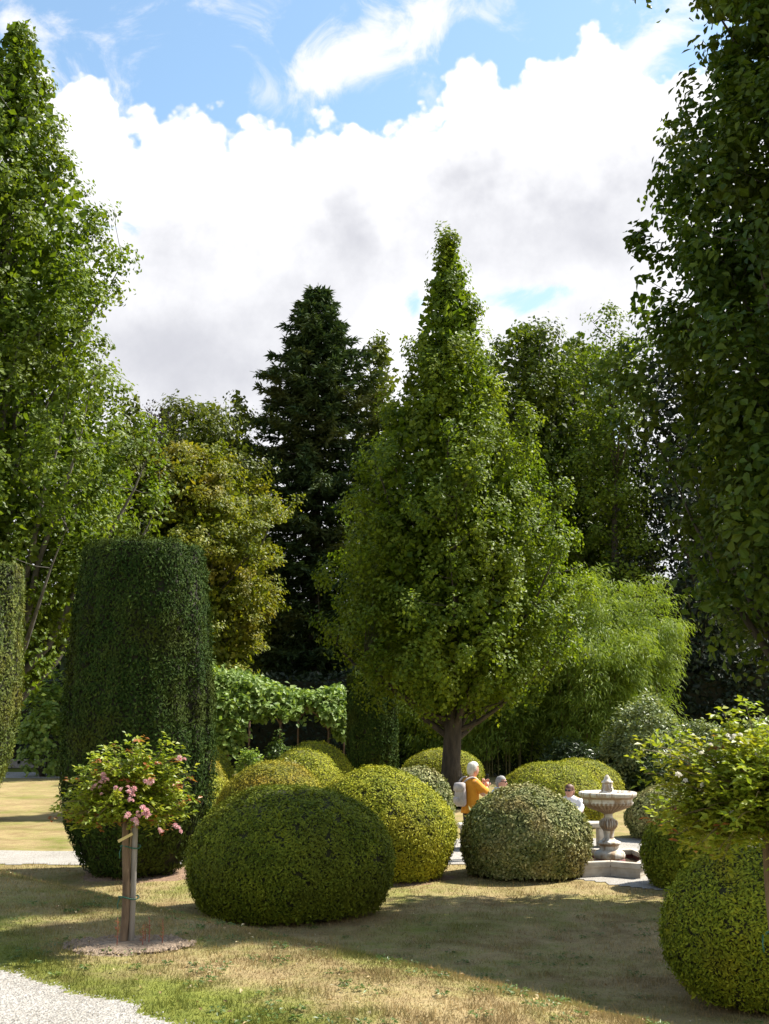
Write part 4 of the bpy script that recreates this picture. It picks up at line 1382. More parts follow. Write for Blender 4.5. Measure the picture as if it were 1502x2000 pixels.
def ell(mb, c, r, nu=14, nv=10, cutz=None, mat=0, rough=0.0):
    rows = []
    for a in np.linspace(-np.pi / 2 + .05, np.pi / 2 - .05, nv)[::-1]:
        z = math.sin(a)
        if cutz is not None and z < cutz:
            continue
        rows.append(((c[0], c[1], c[2] + r[2] * z), r[0] * math.cos(a), r[1] * math.cos(a)))
    rings(mb, rows, nu, mat=mat)


def hand(root, wrist, fwd, up, curl=.6):
    """Palm with four unequal bent fingers and a thumb from its side."""
    f = norm(np.asarray(fwd, float)[None])[0]
    s = norm(np.cross(f, up)[None])[0]
    n = np.cross(s, f)
    w = np.asarray(wrist, float)
    mb = MB()
    tube(mb, [w - f * .02, w + f * .03, w + f * .08], [.026, .038, .034], 8)
    for k, (o, L) in enumerate(((-.030, .062), (-.010, .072), (.010, .068), (.029, .052))):
        b = w + f * .075 + s * o
        p1 = b + f * L * .5
        p2 = p1 + (f * math.cos(curl) - n * math.sin(curl)) * L * .35
        p3 = p2 + (f * math.cos(curl * 2) - n * math.sin(curl * 2)) * L * .3
        tube(mb, [b - f * .02, b, p1, p2, p3], [.010, .010, .009, .008, .006], 6)
    b = w + f * .025 - s * .032
    tube(mb, [b, b + f * .025 - s * .022 - n * .01, b + f * .055 - s * .024 - n * .022], [.013, .011, .008], 6)
    mb.build('hand', SKIN, root, True)


def face_bits(mb, hx, hy, hz, yaw):
    """Nose, brow and ears on a head centred at hx, hy, hz that looks along yaw."""
    f = np.array([math.cos(yaw), math.sin(yaw), 0]); s = np.array([-f[1], f[0], 0]); c = np.array([hx, hy, hz])
    tube(mb, [c + f * .088 + np.array([0, 0, .02]), c + f * .108 + np.array([0, 0, -.02]), c + f * .095 + np.array([0, 0, -.035])], [.009, .016, .012], 8)
    tube(mb, [c + f * .088 - s * .022 + np.array([0, 0, -.062]), c + f * .097 + np.array([0, 0, -.060]), c + f * .088 + s * .022 + np.array([0, 0, -.062])], [.004, .009, .004], 6)
    for sg in (-1, 1):
        tube(mb, [c + s * sg * .072 + np.array([0, 0, .02]), c + s * sg * .086 - f * .008, c + s * sg * .074 + np.array([0, 0, -.03])], [.008, .014, .008], 6)


def head_lump(mb, hx, hy, hz, yaw):
    """A skull with jaw, longer front to back than wide."""
    rows = []
    for a in np.linspace(1, -1, 15):
        z = a * .118
        w = math.sqrt(max(0, 1 - a * a)) ** .85
        jaw = 1 - .22 * max(0, -a) ** 1.2
        rows.append((z, .095 * w * jaw + .004, .076 * w * jaw + .004, .018 * max(0, -a)))
    th = np.arange(18) * 2 * np.pi / 18
    vs = []
    for z, a, b, sh in rows:
        lx, ly = a * np.cos(th) + sh, b * np.sin(th)
        vs.append(np.stack([hx + lx * math.cos(yaw) - ly * math.sin(yaw), hy + lx * math.sin(yaw) + ly * math.cos(yaw), np.full(18, hz + z)], -1))
    i = np.arange(14)[:, None] * 18
    j = np.arange(18)[None]
    q = np.stack([i + j, i + 18 + j, i + 18 + (j + 1) % 18, i + (j + 1) % 18], -1).reshape(-1, 4)
    mb.add(np.concatenate(vs), [q, np.arange(18)[None], 14 * 18 + np.arange(18)[None, ::-1]])


def hair_cap(mb, hx, hy, hz, yaw, low=-.3, back=-.75, grow=1.14, front=.45):
    """A cap of hair: hangs to `low` at the brow side and `back` at the nape (in head half heights)."""
    th = np.arange(20) * 2 * np.pi / 20
    vs, nr = [], 9
    for k in range(nr):
        t = k / (nr - 1)
        end = np.where(np.cos(th) > .15, front, np.where(np.cos(th) > -.35, low, back))
        a = 1 - (1 - end) * t
        w = np.sqrt(np.maximum(0, 1 - np.clip(a, -1, 1) ** 2)) ** .85 * (1 + .05 * np.sin(th * 7))
        lx, ly = .098 * grow * w * np.cos(th) - .006, .080 * grow * w * np.sin(th)
        vs.append(np.stack([hx + lx * math.cos(yaw) - ly * math.sin(yaw), hy + lx * math.sin(yaw) + ly * math.cos(yaw), hz + a * .118 * grow + .004], -1))
    i = np.arange(nr - 1)[:, None] * 20
    j = np.arange(20)[None]
    q = np.stack([i + j, i + 20 + j, i + 20 + (j + 1) % 20, i + (j + 1) % 20], -1).reshape(-1, 4)
    mb.add(np.concatenate(vs), [q, np.arange(20)[None]])


def person_standing():
    p = P(921, 1640, 21.2)
    yw = math.radians(32)
    root = thing('person', (p.x, 21.2, gzf(p.x, 21.2)), 'standing woman with white hair in a mustard blouse photographing with a phone', 'person', 'visitors by the fountain', yw)
    # skeleton, facing +x; the right side is towards the viewer
    V = [(0, 0, .88), (0, 0, 1.08), (0.0, 0, 1.27), (.02, 0, 1.40), (.045, 0, 1.47), (.055, 0, 1.56),
         (0, -.09, .84), (.02, -.10, .47), (-.01, -.10, .09), (.12, -.11, .03), (0, .09, .84), (.02, .10, .47), (-.01, .10, .09), (.12, .11, .03),
         (0, -.17, 1.32), (.10, -.23, 1.10), (.27, -.11, 1.24), (0, .17, 1.32), (.14, .20, 1.10), (.28, .06, 1.24)]
    E = [(0, 1), (1, 2), (2, 3), (3, 4), (4, 5), (0, 6), (6, 7), (7, 8), (8, 9), (0, 10), (10, 11), (11, 12), (12, 13), (2, 14), (14, 15), (15, 16), (2, 17), (17, 18), (18, 19)]
    Rr = [(.11, .14), (.10, .13), (.10, .14), (.05, .05), (.055, .055), (.07, .07), (.085, .085), (.055, .055), (.04, .04), (.035, .045), (.085, .085), (.055, .055), (.04, .04), (.035, .045),
          (.055, .055), (.042, .042), (.028, .028), (.055, .055), (.042, .042), (.028, .028)]
    skin_body(root, V, E, Rr)
    mb = MB(); head_lump(mb, .06, 0, 1.535, 0); face_bits(mb, .06, 0, 1.535, 0); mb.build('head', SKIN, root, True)
    mb = MB(); hair_cap(mb, .055, 0, 1.54, 0, -.25, -.85, 1.16); mb.build('hair', HAIRW, root, True)
    mb = MB()
    rings(mb, [((.02, 0, 1.415), .07, .08), ((.01, 0, 1.385), .10, .14), ((.0, 0, 1.33), .12, .185), ((0, 0, 1.24), .13, .185), ((0, 0, 1.12), .125, .165), ((0, 0, 1.00), .125, .16), ((0, 0, .93), .14, .175), ((0, 0, .86), .155, .19), ((0, 0, .80), .165, .20)], 40, .07, 11)
    mb.build('blouse', ORANGE, root, True)
    for sg, el, wr in ((-1, (.10, -.24, 1.08), (.215, -.155, 1.19)), (1, (.14, .21, 1.08), (.23, .11, 1.19))):
        mb = MB()
        tube(mb, path_curve(np.array([.0, sg * .14, 1.34]), np.array(el) + np.array([-.03, 0, .06]), np.array(wr), 7), [.065, .075, .082, .085, .08, .07, .055], 14)
        mb.build('sleeve', ORANGE, root, True)
    for sg in (-1, 1):
        mb = MB()
        tube(mb, [np.array([0, sg * .085, .90]), np.array([.01, sg * .095, .68]), np.array([.02, sg * .10, .47]), np.array([.0, sg * .10, .25]), np.array([-.01, sg * .10, .07])], [.105, .095, .07, .06, .055], 12)
        mb.build('trouser_leg', BLACK, root, True)
        mb = MB(); box(mb, (.045, sg * .105, .032), (.25, .09, .064), 0, .025); mb.build('shoe', BLACK, root)
    hand(root, (.27, -.11, 1.24), (.25, .35, .9), (0, 1, 0), .7)
    hand(root, (.28, .06, 1.24), (.2, -.4, .9), (0, -1, 0), .7)
    ph = thing('phone', (0, 0, 0), 'black phone held up in the white haired woman\'s hands', 'phone')
    c, s = math.cos(yw), math.sin(yw)
    lx, ly = .325, -.035
    ph.location = (p.x + lx * c - ly * s, 21.2 + lx * s + ly * c, gzf(p.x, 21.2) + 1.375)
    ph.rotation_euler = (0, math.radians(10), yw)
    mb = MB(); box(mb, (0, 0, 0), (.011, .078, .155), 0, .004); mb.build('case', GLASSB, ph)
    mb = MB(); box(mb, (-.0065, 0, 0), (.002, .07, .145), 0, 0); mb.build('screen', GLASSB, ph)
    # backpack
    bg = thing('backpack', (p.x, 21.2, gzf(p.x, 21.2)), 'pale pinkish grey backpack with flap on the standing woman\'s back', 'backpack', None, yw)
    mb = MB()
    rings(mb, [((-.215, 0, 1.29), .04, .08), ((-.22, 0, 1.27), .07, .105), ((-.225, 0, 1.18), .085, .12), ((-.23, 0, 1.05), .095, .128), ((-.225, 0, .96), .09, .122), ((-.22, 0, .92), .06, .09)], 20)
    mb.build('bag', BAG, bg, True)
    mb = MB()
    rings(mb, [((-.225, 0, 1.325), .04, .085), ((-.235, 0, 1.31), .085, .118), ((-.245, 0, 1.25), .092, .128), ((-.255, 0, 1.19), .085, .125), ((-.255, 0, 1.17), .05, .10)], 20)
    mb.build('flap', BAG, bg, True)
    mb = MB(); rings(mb, [((-.305, 0, 1.08), .03, .07), ((-.31, 0, 1.07), .04, .085), ((-.31, 0, .99), .04, .085), ((-.305, 0, .97), .03, .07)], 16); mb.build('pocket', BAG, bg, True)
    for sg in (-1, 1):
        mb = MB(); tube(mb, path_curve(np.array([-.2, sg * .07, 1.33]), np.array([.0, sg * .13, 1.52]), np.array([.125, sg * .14, 1.25]), 8), .017, 6); mb.build('strap', BAG, bg, True)


def seated(px, Y, hz_py, label, top_mat, hair, hair_args, yaw, lean, under=None, glasses=True, scale=1.0):
    p = P(px, 1600, Y)
    z0 = gzf(p.x, Y)
    root = thing('person', (p.x, Y, z0), label, 'person', 'visitors by the fountain', yaw)
    zs = .47
    Hd = P(px, hz_py, Y).z - z0 - .128           # head centre height
    k = (Hd - zs) / .66
    lx = lean
    V = [(0, 0, zs + .09), (lx * .3, 0, zs + .26 * k), (lx * .7, 0, zs + .44 * k), (lx, 0, zs + .55 * k), (lx * 1.15 + .02, 0, Hd),
         (.08, -.10, zs + .08), (.44, -.12, zs + .06), (.42, -.12, .1), (.55, -.12, .035), (.08, .10, zs + .08), (.44, .12, zs + .06), (.42, .12, .1), (.55, .12, .035),
         (lx * .75, -.19, zs + .47 * k), (lx * .5 + .06, -.25, zs + .24 * k), (.30, -.14, zs + .17), (lx * .75, .19, zs + .47 * k), (lx * .5 + .06, .25, zs + .24 * k), (.30, .14, zs + .17)]
    E = [(0, 1), (1, 2), (2, 3), (3, 4), (0, 5), (5, 6), (6, 7), (7, 8), (0, 9), (9, 10), (10, 11), (11, 12), (2, 13), (13, 14), (14, 15), (2, 16), (16, 17), (17, 18)]
    Rr = [(.13, .13), (.12, .12), (.11, .13), (.05, .05), (.07, .07), (.085, .085), (.06, .06), (.045, .045), (.04, .04), (.085, .085), (.06, .06), (.045, .045), (.04, .04), (.055, .055), (.045, .045), (.03, .03), (.055, .055), (.045, .045), (.03, .03)]
    skin_body(root, V, E, Rr)
    hx = lx * 1.15 + .03
    mb = MB(); head_lump(mb, hx, 0, Hd, 0); face_bits(mb, hx, 0, Hd, 0); mb.build('head', SKIN, root, True)
    mb = MB(); hair_cap(mb, hx, 0, Hd + .004, 0, *hair_args); mb.build('hair', hair, root, True)
    if glasses:
        mb = MB()
        for sg in (-1, 1):
            ell(mb, (hx + .093, sg * .034, Hd + .022), (.012, .028, .022), 10, 7)
        tube(mb, [np.array([hx + .0, -.082, Hd + .03]), np.array([hx + .095, -.064, Hd + .03]), np.array([hx + .104, 0, Hd + .03]), np.array([hx + .095, .064, Hd + .03]), np.array([hx + .0, .082, Hd + .03])], .005, 5)
        mb.build('glasses', GLASSB, root, True)
    zt = zs + .56 * k
    mb = MB()
    rings(mb, [((lx * .95, 0, zt), .075, .08), ((lx * .9, 0, zt - .03), .10, .16), ((lx * .8, 0, zs + .46 * k), .125, .225), ((lx * .6, 0, zs + .36 * k), .14, .215), ((lx * .3, 0, zs + .2 * k), .145, .20), ((0, 0, zs + .04), .16, .21), ((0, 0, zs - .01), .16, .21)], 24)
    mb.build('jacket' if under else 'shirt', top_mat, root, True)
    if under:
        mb = MB()
        mb.add(np.array([[lx * .95 + .085, -.05, zt - .02], [lx * .95 + .085, .05, zt - .02], [lx * .6 + .155, .075, zs + .32 * k], [lx * .3 + .165, .05, zs + .12], [lx * .3 + .165, -.05, zs + .12], [lx * .6 + .155, -.075, zs + .32 * k],
                         [lx * .8 + .12, 0, zt - .10]]), [np.array([[5, 6, 2], [4, 5, 2], [4, 2, 3], [5, 0, 6], [6, 1, 2]])])
        mb.build('top', under, root)
        for sg in (-1, 1):
            mb = MB()
            tube(mb, [np.array([lx * .95 + .03, sg * .075, zt + .01]), np.array([lx * .85 + .115, sg * .075, zt - .12]), np.array([lx * .5 + .16, sg * .07, zs + .28 * k]), np.array([lx * .3 + .165, sg * .035, zs + .1])], [.012, .026, .022, .008], 6)
            mb.build('lapel', top_mat, root, True)
    else:
        mb = MB()
        for sg in (-1, 1):
            tube(mb, [np.array([lx * .95 - .06, sg * .04, zt + .015]), np.array([lx * .95 + .02, sg * .08, zt + .01]), np.array([lx * .95 + .095, sg * .025, zt - .035])], [.018, .022, .012], 6)
        mb.build('collar', top_mat, root, True)
    for sg in (-1, 1):
        mb = MB()
        tube(mb, path_curve(np.array([lx * .78, sg * .165, zs + .48 * k]), np.array([lx * .4 + .02, sg * .30, zs + .2 * k]), np.array([.29, sg * .145, zs + .175]), 7), [.07, .07, .065, .06, .055, .048, .042], 12)
        mb.build('sleeve', top_mat, root, True)
        mb = MB()
        tube(mb, [np.array([0, sg * .10, zs + .08]), np.array([.25, sg * .12, zs + .07]), np.array([.43, sg * .12, zs + .05]), np.array([.44, sg * .12, zs - .06]), np.array([.42, sg * .12, .09])], [.105, .095, .08, .07, .055], 12)
        mb.build('trouser_leg', BLACK, root, True)
        mb = MB(); box(mb, (.49, sg * .12, .034), (.26, .095, .066), 0, .025); mb.build('shoe', BLACK, root)
        hand(root, (.30, sg * .14, zs + .17), (.9, -sg * .15, -.1), (0, 0, 1), .4)


person_standing()
seated(958, 23.0, 1515, 'grey haired man with glasses in a pale blue shirt sitting behind the mound', PALEBLUE, HAIRG, (-.05, -.6, 1.08), math.radians(-12), .16)
seated(1117, 23.2, 1532, 'woman in white jacket and dark sunglasses sitting near the fountain', WHITEC, HAIRB, (-.7, -.95, 1.15, .40), math.radians(-125), .03, BLACK)

# ------------------------------------------------------------------ standard roses
STAKE = plain_mat('stake_wood', (.30, .20, .11), (.52, .38, .24), 22, .8, .6, 0, (1, 1, .12))
GREY = plain_mat('grey_post', (.20, .18, .155), (.36, .33, .29), 22, .8, .5, 0, (1, 1, .12))
TIE = plain_mat('green_tie', (.02, .11, .07), None, 10, .6)
LABELY = plain_mat('yellow_tie', (.62, .52, .22), None, 10, .6)
CANE = plain_mat('rose_cane', (.10, .09, .03), (.22, .15, .06), 20, .6)


def bloom_mesh(mat, seed, rad=.026):
    r = np.random.default_rng(seed)
    mb = MB()
    for ring, (n, tilt, L) in enumerate(((5, .15, 1.0), (5, .6, .9), (4, 1.05, .7), (3, 1.35, .5))):
        a = np.arange(n) * 2 * np.pi / n + ring * .6 + r.normal(0, .1, n)
        o = np.stack([np.cos(a), np.sin(a), 0 * a], -1)
        u = norm(o * math.cos(tilt) + np.array([0, 0, math.sin(tilt)]))
        nn = norm(np.array([0, 0, 1.0]) * math.cos(tilt) - o * math.sin(tilt))
        leaves(mb, o * rad * .08 + np.array([0, 0, rad * .15 * ring]), u, nn, rad * L, rad * .95, np.clip(.35 + .18 * ring * 0 + r.normal(.15, .2, n), 0, 1), fold=.25)
    return mb.data('flower', [mat])


def rose(x, y, label, spots, seed, stemh, crown, nshoot, petal, stake_top, stake_off, long_shoots=(), flowers=(), fl_rad=.026):
    """spots unused pixels; crown: (half width, up, down) round the graft at the top of the stem."""
    r = np.random.default_rng(seed)
    z0 = gzf(x, y)
    root = thing('standard_rose', (x, y, z0), label, 'rose', 'standard roses along the gravel path')
    tb = MB()
    zz = np.linspace(-.08, stemh, 12)
    tube(tb, np.stack([.012 * np.sin(zz * 5), .01 * np.cos(zz * 4), zz], -1), np.linspace(.033, .024, 12), 10)
    tb.build('stem', bark_mat('rose_bark_%d' % seed, (.08, .050, .028), (.24, .165, .10), 14), root, True)
    cb, mb, rb = MB(), MB(), MB()
    g = np.array([0, 0, stemh])
    hw, up, dn = crown
    tips = []
    for k in range(nshoot):
        ph = r.random() * 2 * np.pi
        el = r.uniform(-.75, 1.25)
        q = r.random() ** .45
        tip = g + np.array([math.cos(ph) * math.cos(el) * hw * q, math.sin(ph) * math.cos(el) * hw * .9 * q, (math.sin(el) * (up if el > 0 else dn)) * q + .03])
        tips.append((tip, False))
    for t in long_shoots:
        tips.append((g + np.array(t), True))
    for tip, lng in tips:
        mid = (g + tip) / 2 + np.array([0, 0, .10 + .08 * r.random()])
        cv = path_curve(g + r.normal(0, .02, 3), mid, tip, 8)
        tube(cb, cv, np.linspace(.0065, .002, 8), 5, cap=False)
        m = 13 if not lng else 20
        tt = np.linspace(.25, 1, m)
        b = np.stack([np.interp(tt * 7, np.arange(8), cv[:, i]) for i in range(3)], -1)
        dirn = norm(np.gradient(cv, axis=0))
        dd = np.stack([np.interp(tt * 7, np.arange(8), dirn[:, i]) for i in range(3)], -1)
        # each node carries a compound leaf of five leaflets
        for j in range(m):
            a = j * 2.4 + r.random()
            side = norm(np.cross(dd[j], np.array([math.cos(a), math.sin(a), .3]))[None])[0]
            ra = norm((side * .9 + dd[j] * .5 + np.array([0, 0, .15 * r.normal()]))[None])[0]
            Lr = .055 + .025 * r.random()
            w = norm(np.cross(ra, np.array([0, 0, 1.0]))[None])[0]
            base = np.array([b[j] + ra * Lr * f for f in (.45, .45, .8, .8, 1.0)])
            u = np.array([ra * .5 + w, ra * .5 - w, ra * .7 + w * .8, ra * .7 - w * .8, ra]) + r.normal(0, .25, (5, 3)) + np.array([0, 0, -.2])
            nn = np.array([.15, 0, 1.0]) + r.normal(0, .32, (5, 3))
            red = tt[j] > .93 and r.random() < (.22 if petal is PETAL else .08)
            leaves(rb if red else mb, base, u, nn, .042 * (.8 + .5 * r.random(5)), .028, np.clip(.5 + r.normal(0, .28, 5), 0, 1), fold=.18)
    cb.build('cane', CANE, root, True)
    mb.build('foliage', ROSE, root)
    if rb.nv:
        rb.build('young_foliage', ROSERED, root)
    me = [bloom_mesh(petal, seed + 5 + q, fl_rad * (.85 + .2 * q)) for q in range(3)]
    for (fx, fy, fz, n, sp) in flowers:
        for q in range(n):
            o = link('flower', me[q % 3], root)
            o.scale = (.85, .85, .85)
            o.location = (fx + r.normal(0, sp), fy + r.normal(0, sp * .6), stemh + fz + r.normal(0, sp * .8))
            o.rotation_euler = (r.normal(.5, .45), r.normal(0, .45), r.random() * 6.28)
    st = thing('rose_stake', (x + stake_off[0], y + stake_off[1], gzf(x + stake_off[0], y + stake_off[1])), ('tall grey post tied beside the pink rose stem' if petal is PETAL else 'pale post of the white rose at the picture corner'), 'stake', 'stakes of the standard roses')
    s = MB(); tube(s, [np.array([0, 0, -.1]), np.array([0, 0, .5]), np.array([0, 0, stake_top - .01]), np.array([0, 0, stake_top])], [.021, .021, .02, .014], 10)
    s.build('post', GREY if petal is PETAL else STAKE, st, True)
    for zt in (.34, .70) if petal is PETAL else (.6,):
        s = MB()
        th = np.linspace(0, 2 * np.pi, 20)
        tube(s, np.stack([-stake_off[0] / 2 + (abs(stake_off[0]) / 2 + .045) * np.cos(th), -stake_off[1] / 2 + .045 * np.sin(th), zt + .01 * np.sin(th * 2)], -1), .005, 5)
        tube(s, [np.array([-.09, -.03, zt]), np.array([-.10, -.05, zt - .04]), np.array([-.095, -.05, zt - .08])], .004, 5)
        s.build('tie', TIE, st, True)
    if petal is PETAL:
        s = MB()
        box(s, (-.055, -.048, .815), (.12, .006, .022), 0, .002)
        o = s.build('plant_tag', LABELY, st)
        o.rotation_euler = (0, math.radians(-28), 0)
        o.location = (.37, 0, .075)
        # second thin cane
        s = MB(); tube(s, [np.array([-.04, .012, -.1]), np.array([-.035, .01, .5]), np.array([-.03, .01, stake_top * .72])], .009, 7)
        s.build('cane', STAKE, st, True)
    return root


RX, RY = xy(240, 1845, 9.05)


def fl(px, py, n, sp, dy=-.25):
    p = P(px, py, RY + dy)
    return (p.x - RX, dy, p.z - gzf(RX, RY) - .92, n, sp)


rose(RX, RY, 'half standard rose with clusters of pink blooms in front of the huge yew', None, 301, .92, (.47, .50, .17), 185, PETAL, 1.30, (.058, .015),
     long_shoots=[(-.50, -.05, .10), (-.45, .0, .22), (-.36, -.1, .30), (.0, .1, .56), (.28, .05, .55), (.38, 0, .46), (.50, -.05, .10), (.46, -.1, .02), (-.15, .05, .50), (.12, -.1, .54), (-.55, 0, .02), (.44, .1, .3)],
     flowers=[fl(204, 1520, 6, .022), fl(195, 1540, 4, .025), fl(252, 1549, 8, .026, -.4), fl(281, 1587, 9, .030, -.42), fl(262, 1600, 7, .024, -.42), fl(298, 1524, 4, .02, -.3), fl(345, 1618, 4, .02, -.25), fl(352, 1483, 3, .015, -.1), fl(258, 1564, 2, .008, -.4), fl(310, 1622, 2, .02, -.35)])
soil_patch(RX + .05, RY - .02, .47, .33, SOIL, 9)
# red suckers at the foot
r = np.random.default_rng(17)
for k, (dx, dy, h, lab) in enumerate(((.16, -.10, .15, 'short red shoot nearest the viewer beside the rose stake'), (.19, -.02, .19, 'leafy red shoot in the middle of the bare soil'), (.29, -.03, .20, 'tall red shoot farthest from the rose stem'),
                                 (.15, .04, .12, 'smallest red shoot close behind the rose stake'), (-.02, -.12, .22, 'tall red shoot in front of the rose stem itself'))):
    zb = gzf(RX + dx, RY + dy)
    su = thing('red_shoot', (RX + dx, RY + dy, zb), lab, 'shoot', 'red shoots at the rose foot')
    s = MB(); tube(s, [np.array([0, 0, -.02]), np.array([.006, 0, h * .5]), np.array([0, .004, h])], [.004, .003, .002], 5); s.build('stem', plain_mat('red_stem_%d' % k, (.30, .09, .05)), su, True)
    s = MB()
    n = 14
    zq = h * (.3 + .7 * r.random(n))
    a = r.random(n) * 6.28
    leaves(s, np.stack([0 * a, 0 * a, zq], -1), np.stack([np.cos(a), np.sin(a), .8 + 0 * a], -1), np.stack([-np.cos(a) * .5, -np.sin(a) * .5, 1 + 0 * a], -1), .035, .013)
    s.build('foliage', ROSERED, su)

QX, QY = xy(1510, 1800, 6.3)


def fw(px, py, n, sp, dy=-.2):
    p = P(px, py, QY + dy)
    return (p.x - QX, dy, p.z - gzf(QX, QY) - 1.12, n, sp)


rose(QX, QY, 'near white flowered standard rose leaning into the picture from its edge', None, 302, 1.12, (.58, .54, .22), 300, PETALWHITE, 1.1, (.01, -.05),
     long_shoots=[(-.66, -.1, .40), (-.58, 0, .42), (-.52, -.1, .30), (-.56, -.05, .22), (-.45, .1, .45), (-.2, 0, .58), (-.05, .1, .62), (.2, 0, .55), (-.50, -.1, .05), (-.44, -.1, -.1), (-.3, -.2, -.14), (-.62, .05, .27)],
     flowers=[fw(1444, 1443, 2, .01), fw(1428, 1440, 2, .012), fw(1386, 1458, 1, .01), fw(1368, 1471, 1, .01), fw(1385, 1504, 1, .01), fw(1327, 1518, 2, .01), fw(1338, 1519, 1, .01), fw(1480, 1475, 2, .02), fw(1495, 1502, 1, .01), fw(1372, 1530, 1, .01), fw(1500, 1455, 2, .02), fw(1430, 1588, 1, .01)], fl_rad=.02)
soil_patch(QX, QY, .40, .32, SOIL, 10)

# ------------------------------------------------------------------ grass blades, clods, pebbles, fallen leaves
def blade_mat():
    m, t = material('grass_blade')
    col, pos, c = lawn_colour(t)
    at = t.n('ShaderNodeAttribute', attribute_name='tint')
    col = t.mix(1.0, col, t.ramp(at.outputs['Fac'], [(0, (.62, .70, .55)), (.5, (1.0, 1.0, .95)), (1, (1.45, 1.30, 1.05))]), 'MULTIPLY')
    p = t.n('ShaderNodeBsdfPrincipled', {'Base Color': col, 'Roughness': .7, 'Specular IOR Level': .2})
    tr = t.n('ShaderNodeBsdfTranslucent', {0: col})
    mx = t.n('ShaderNodeMixShader', {0: .3, 1: p.outputs[0], 2: tr.outputs[0]})
    t.n('ShaderNodeOutputMaterial', {0: mx.outputs[0]})
    return m


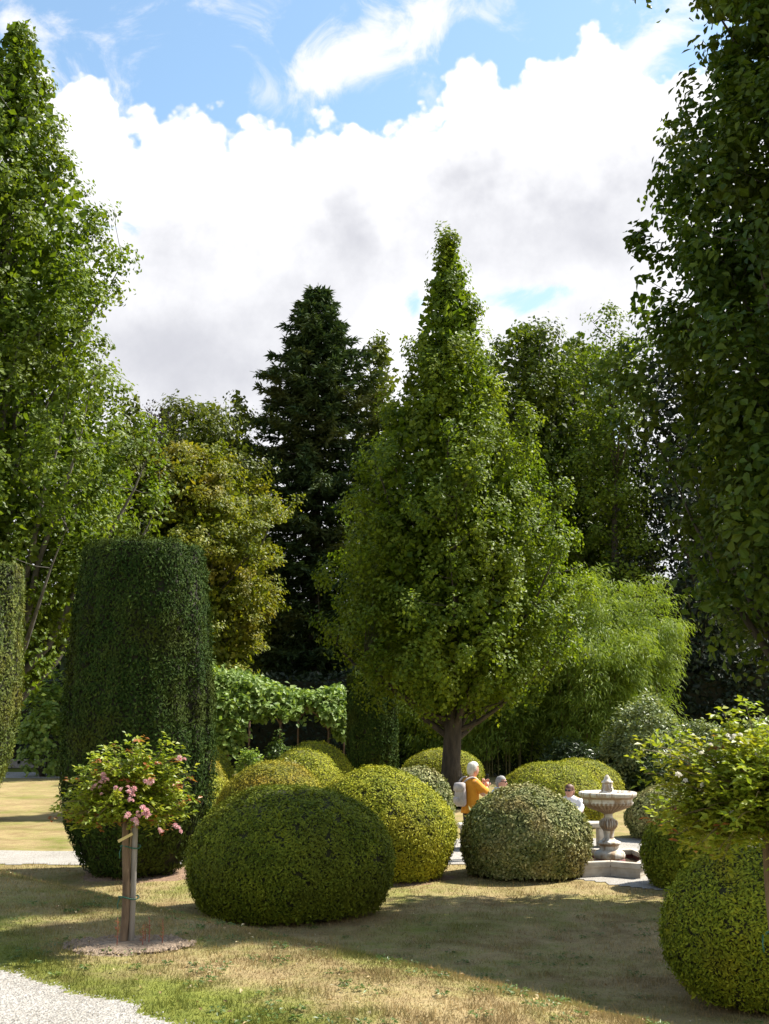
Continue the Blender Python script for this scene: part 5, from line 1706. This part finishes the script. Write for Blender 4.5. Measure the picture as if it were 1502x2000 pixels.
def build_small():
    r = np.random.default_rng(41)
    n = 900000
    y = 5.8 + 14.7 * r.random(n) ** 1.9
    x = (r.random(n) - .5) * y * .78
    s = bank_s(x, y)
    off = bank_s(-2.64, 8.45)
    e = (fbm(np.stack([x * 1.7, y * 1.7, 0 * x], -1), 5, 3) - .5) * .42
    dpatch = ((x - RX - .05) / .44) ** 2 + ((y - RY) / .31) ** 2
    e2 = (fbm(np.stack([x * 1.0, y * 1.0, 0 * x], -1), 11, 3) - .5) * .35
    keep = (s > off + .06 + e - .10 * r.random(n) ** 3) & (dpatch + (fbm(np.stack([x * 7, y * 7, 0 * x], -1), 21, 2) - .5) * 2.2 > .62 + .3 * r.random(n)) & (s < 8.2 + e2) & ((y < 20.5) | (x > 0))
    x, y = x[keep][:190000], y[keep][:190000]
    k = len(x)
    mb = MB()
    d = np.stack([r.normal(0, .55, k), r.normal(0, .55, k), np.ones(k)], -1)
    a = r.random(k) * 6.28
    tuft = fbm(np.stack([x * 5, y * 5, 0 * x], -1), 77, 2)
    h = (.016 + .022 * r.random(k) ** 1.5) * (.55 + 1.0 * sst(tuft, .35, .75)) * np.where(r.random(k) < .012, 2.0, 1.0)
    leaves(mb, np.stack([x, y, gz(x, y) - .002], -1), d, np.stack([np.cos(a), np.sin(a), 0 * a], -1), h * (1 + .02 * y), .0035 + .00022 * y, np.clip(.5 + r.normal(0, .25, k), 0, 1), kind='blade')
    tag(mb.build('grass', blade_mat()), kind='stuff')

    def lumps(name, cx, cy, size, mat, tint=None):
        k = len(cx)
        ico = np.array([[0, 0, 1], [1, 0, .1], [.2, .95, .0], [-.9, .3, .1], [-.5, -.8, .0], [.5, -.8, .1], [0, 0, -.7]])
        f = np.array([[0, 1, 2], [0, 2, 3], [0, 3, 4], [0, 4, 5], [0, 5, 1], [6, 2, 1], [6, 3, 2], [6, 4, 3], [6, 5, 4], [6, 1, 5]])
        v = ico[None] * (size[:, None, None] * (.7 + .6 * r.random((k, 7, 1))))
        a = r.random(k) * 6.28
        c, s_ = np.cos(a)[:, None], np.sin(a)[:, None]
        w = np.stack([v[..., 0] * c - v[..., 1] * s_ + cx[:, None], v[..., 0] * s_ + v[..., 1] * c + cy[:, None], v[..., 2] * .75 + gz(cx, cy)[:, None] + size[:, None] * .2 + .012], -1)
        mb = MB()
        mb.add(w.reshape(-1, 3), [(np.arange(k)[:, None, None] * 7 + f[None]).reshape(-1, 3)], np.repeat(r.random(k), 7))
        return tag(mb.build(name, mat), kind='stuff')
    k = 2000
    a, q = r.random(k) * 6.28, np.sqrt(r.random(k)) * (1 + .18 * r.random(k))
    lumps('soil_clods', RX + .05 + .42 * q * np.cos(a), RY - .02 + .30 * q * np.sin(a), .007 + .018 * r.random(k) ** 2.5, SOIL)
    # loose stones of the near path
    pm, t = material('loose_pebble')
    at = t.n('ShaderNodeAttribute', attribute_name='tint')
    col = t.ramp(at.outputs['Fac'], [(0, (.18, .165, .15)), (.4, (.36, .34, .31)), (1, (.48, .46, .43))])
    p = t.n('ShaderNodeBsdfPrincipled', {'Base Color': col, 'Roughness': .85})
    t.n('ShaderNodeOutputMaterial', {0: p.outputs[0]})
    n = 160000
    x, y = -4.2 + 4.4 * r.random(n), 5.9 + 3.2 * r.random(n)
    s = bank_s(x, y)
    e = (fbm(np.stack([x * 1.7, y * 1.7, 0 * x], -1), 5, 3) - .5) * .42
    kp = (s < off + .03 + e + .10 * r.random(n) ** 4) & (np.abs(x) < y * .36)
    x, y = x[kp][:5500], y[kp][:5500]
    lumps('pebbles', x, y, 0.002 + .0045 * r.random(len(x)) ** 2.2, pm)
    # flat weeds and clover in the turf
    nw = 260
    wy = 6.3 + 9 * r.random(nw) ** 1.3
    wx = (r.random(nw) - .5) * wy * .7
    kp = (bank_s(wx, wy) > off + .1) & (bank_s(wx, wy) < 8)
    wx, wy = wx[kp], wy[kp]
    ci = np.repeat(np.arange(len(wx)), 26)
    k = len(ci)
    a = r.random(k) * 6.28
    sp = .015 + .075 * r.random(len(wx))[ci] * np.sqrt(r.random(k))
    px_, py_ = wx[ci] + sp * np.cos(a), wy[ci] + sp * np.sin(a)
    mb = MB()
    leaves(mb, np.stack([px_, py_, gz(px_, py_) + .016 + .012 * r.random(k)], -1), np.stack([np.cos(a), np.sin(a), .3 + 0 * a], -1), np.stack([r.normal(0, .3, k), r.normal(0, .3, k), 1 + 0 * a], -1), .022 + .018 * r.random(k), .014, fold=.15)
    tag(mb.build('weeds', HERB), kind='stuff')
    # dry leaves on the turf
    n = 700
    y = 6.2 + 14 * r.random(n) ** 1.4
    x = (r.random(n) - .5) * y * .7
    kp = (bank_s(x, y) > off + .15) & (bank_s(x, y) < 8)
    x, y = x[kp], y[kp]
    k = len(x)
    a = r.random(k) * 6.28
    mb = MB()
    leaves(mb, np.stack([x, y, gz(x, y) + .022], -1), np.stack([np.cos(a), np.sin(a), r.normal(0, .2, k)], -1), np.stack([r.normal(0, .3, k), r.normal(0, .3, k), 1 + 0 * a], -1), .04 * (.6 + .6 * r.random(k)), .022, kind='plain', fold=.3)
    tag(mb.build('fallen_leaves', leaf_mat('dry_leaf', [(.20, .12, .05), (.36, .26, .12), (.52, .44, .28)], .1, .7)), kind='stuff')


build_small()
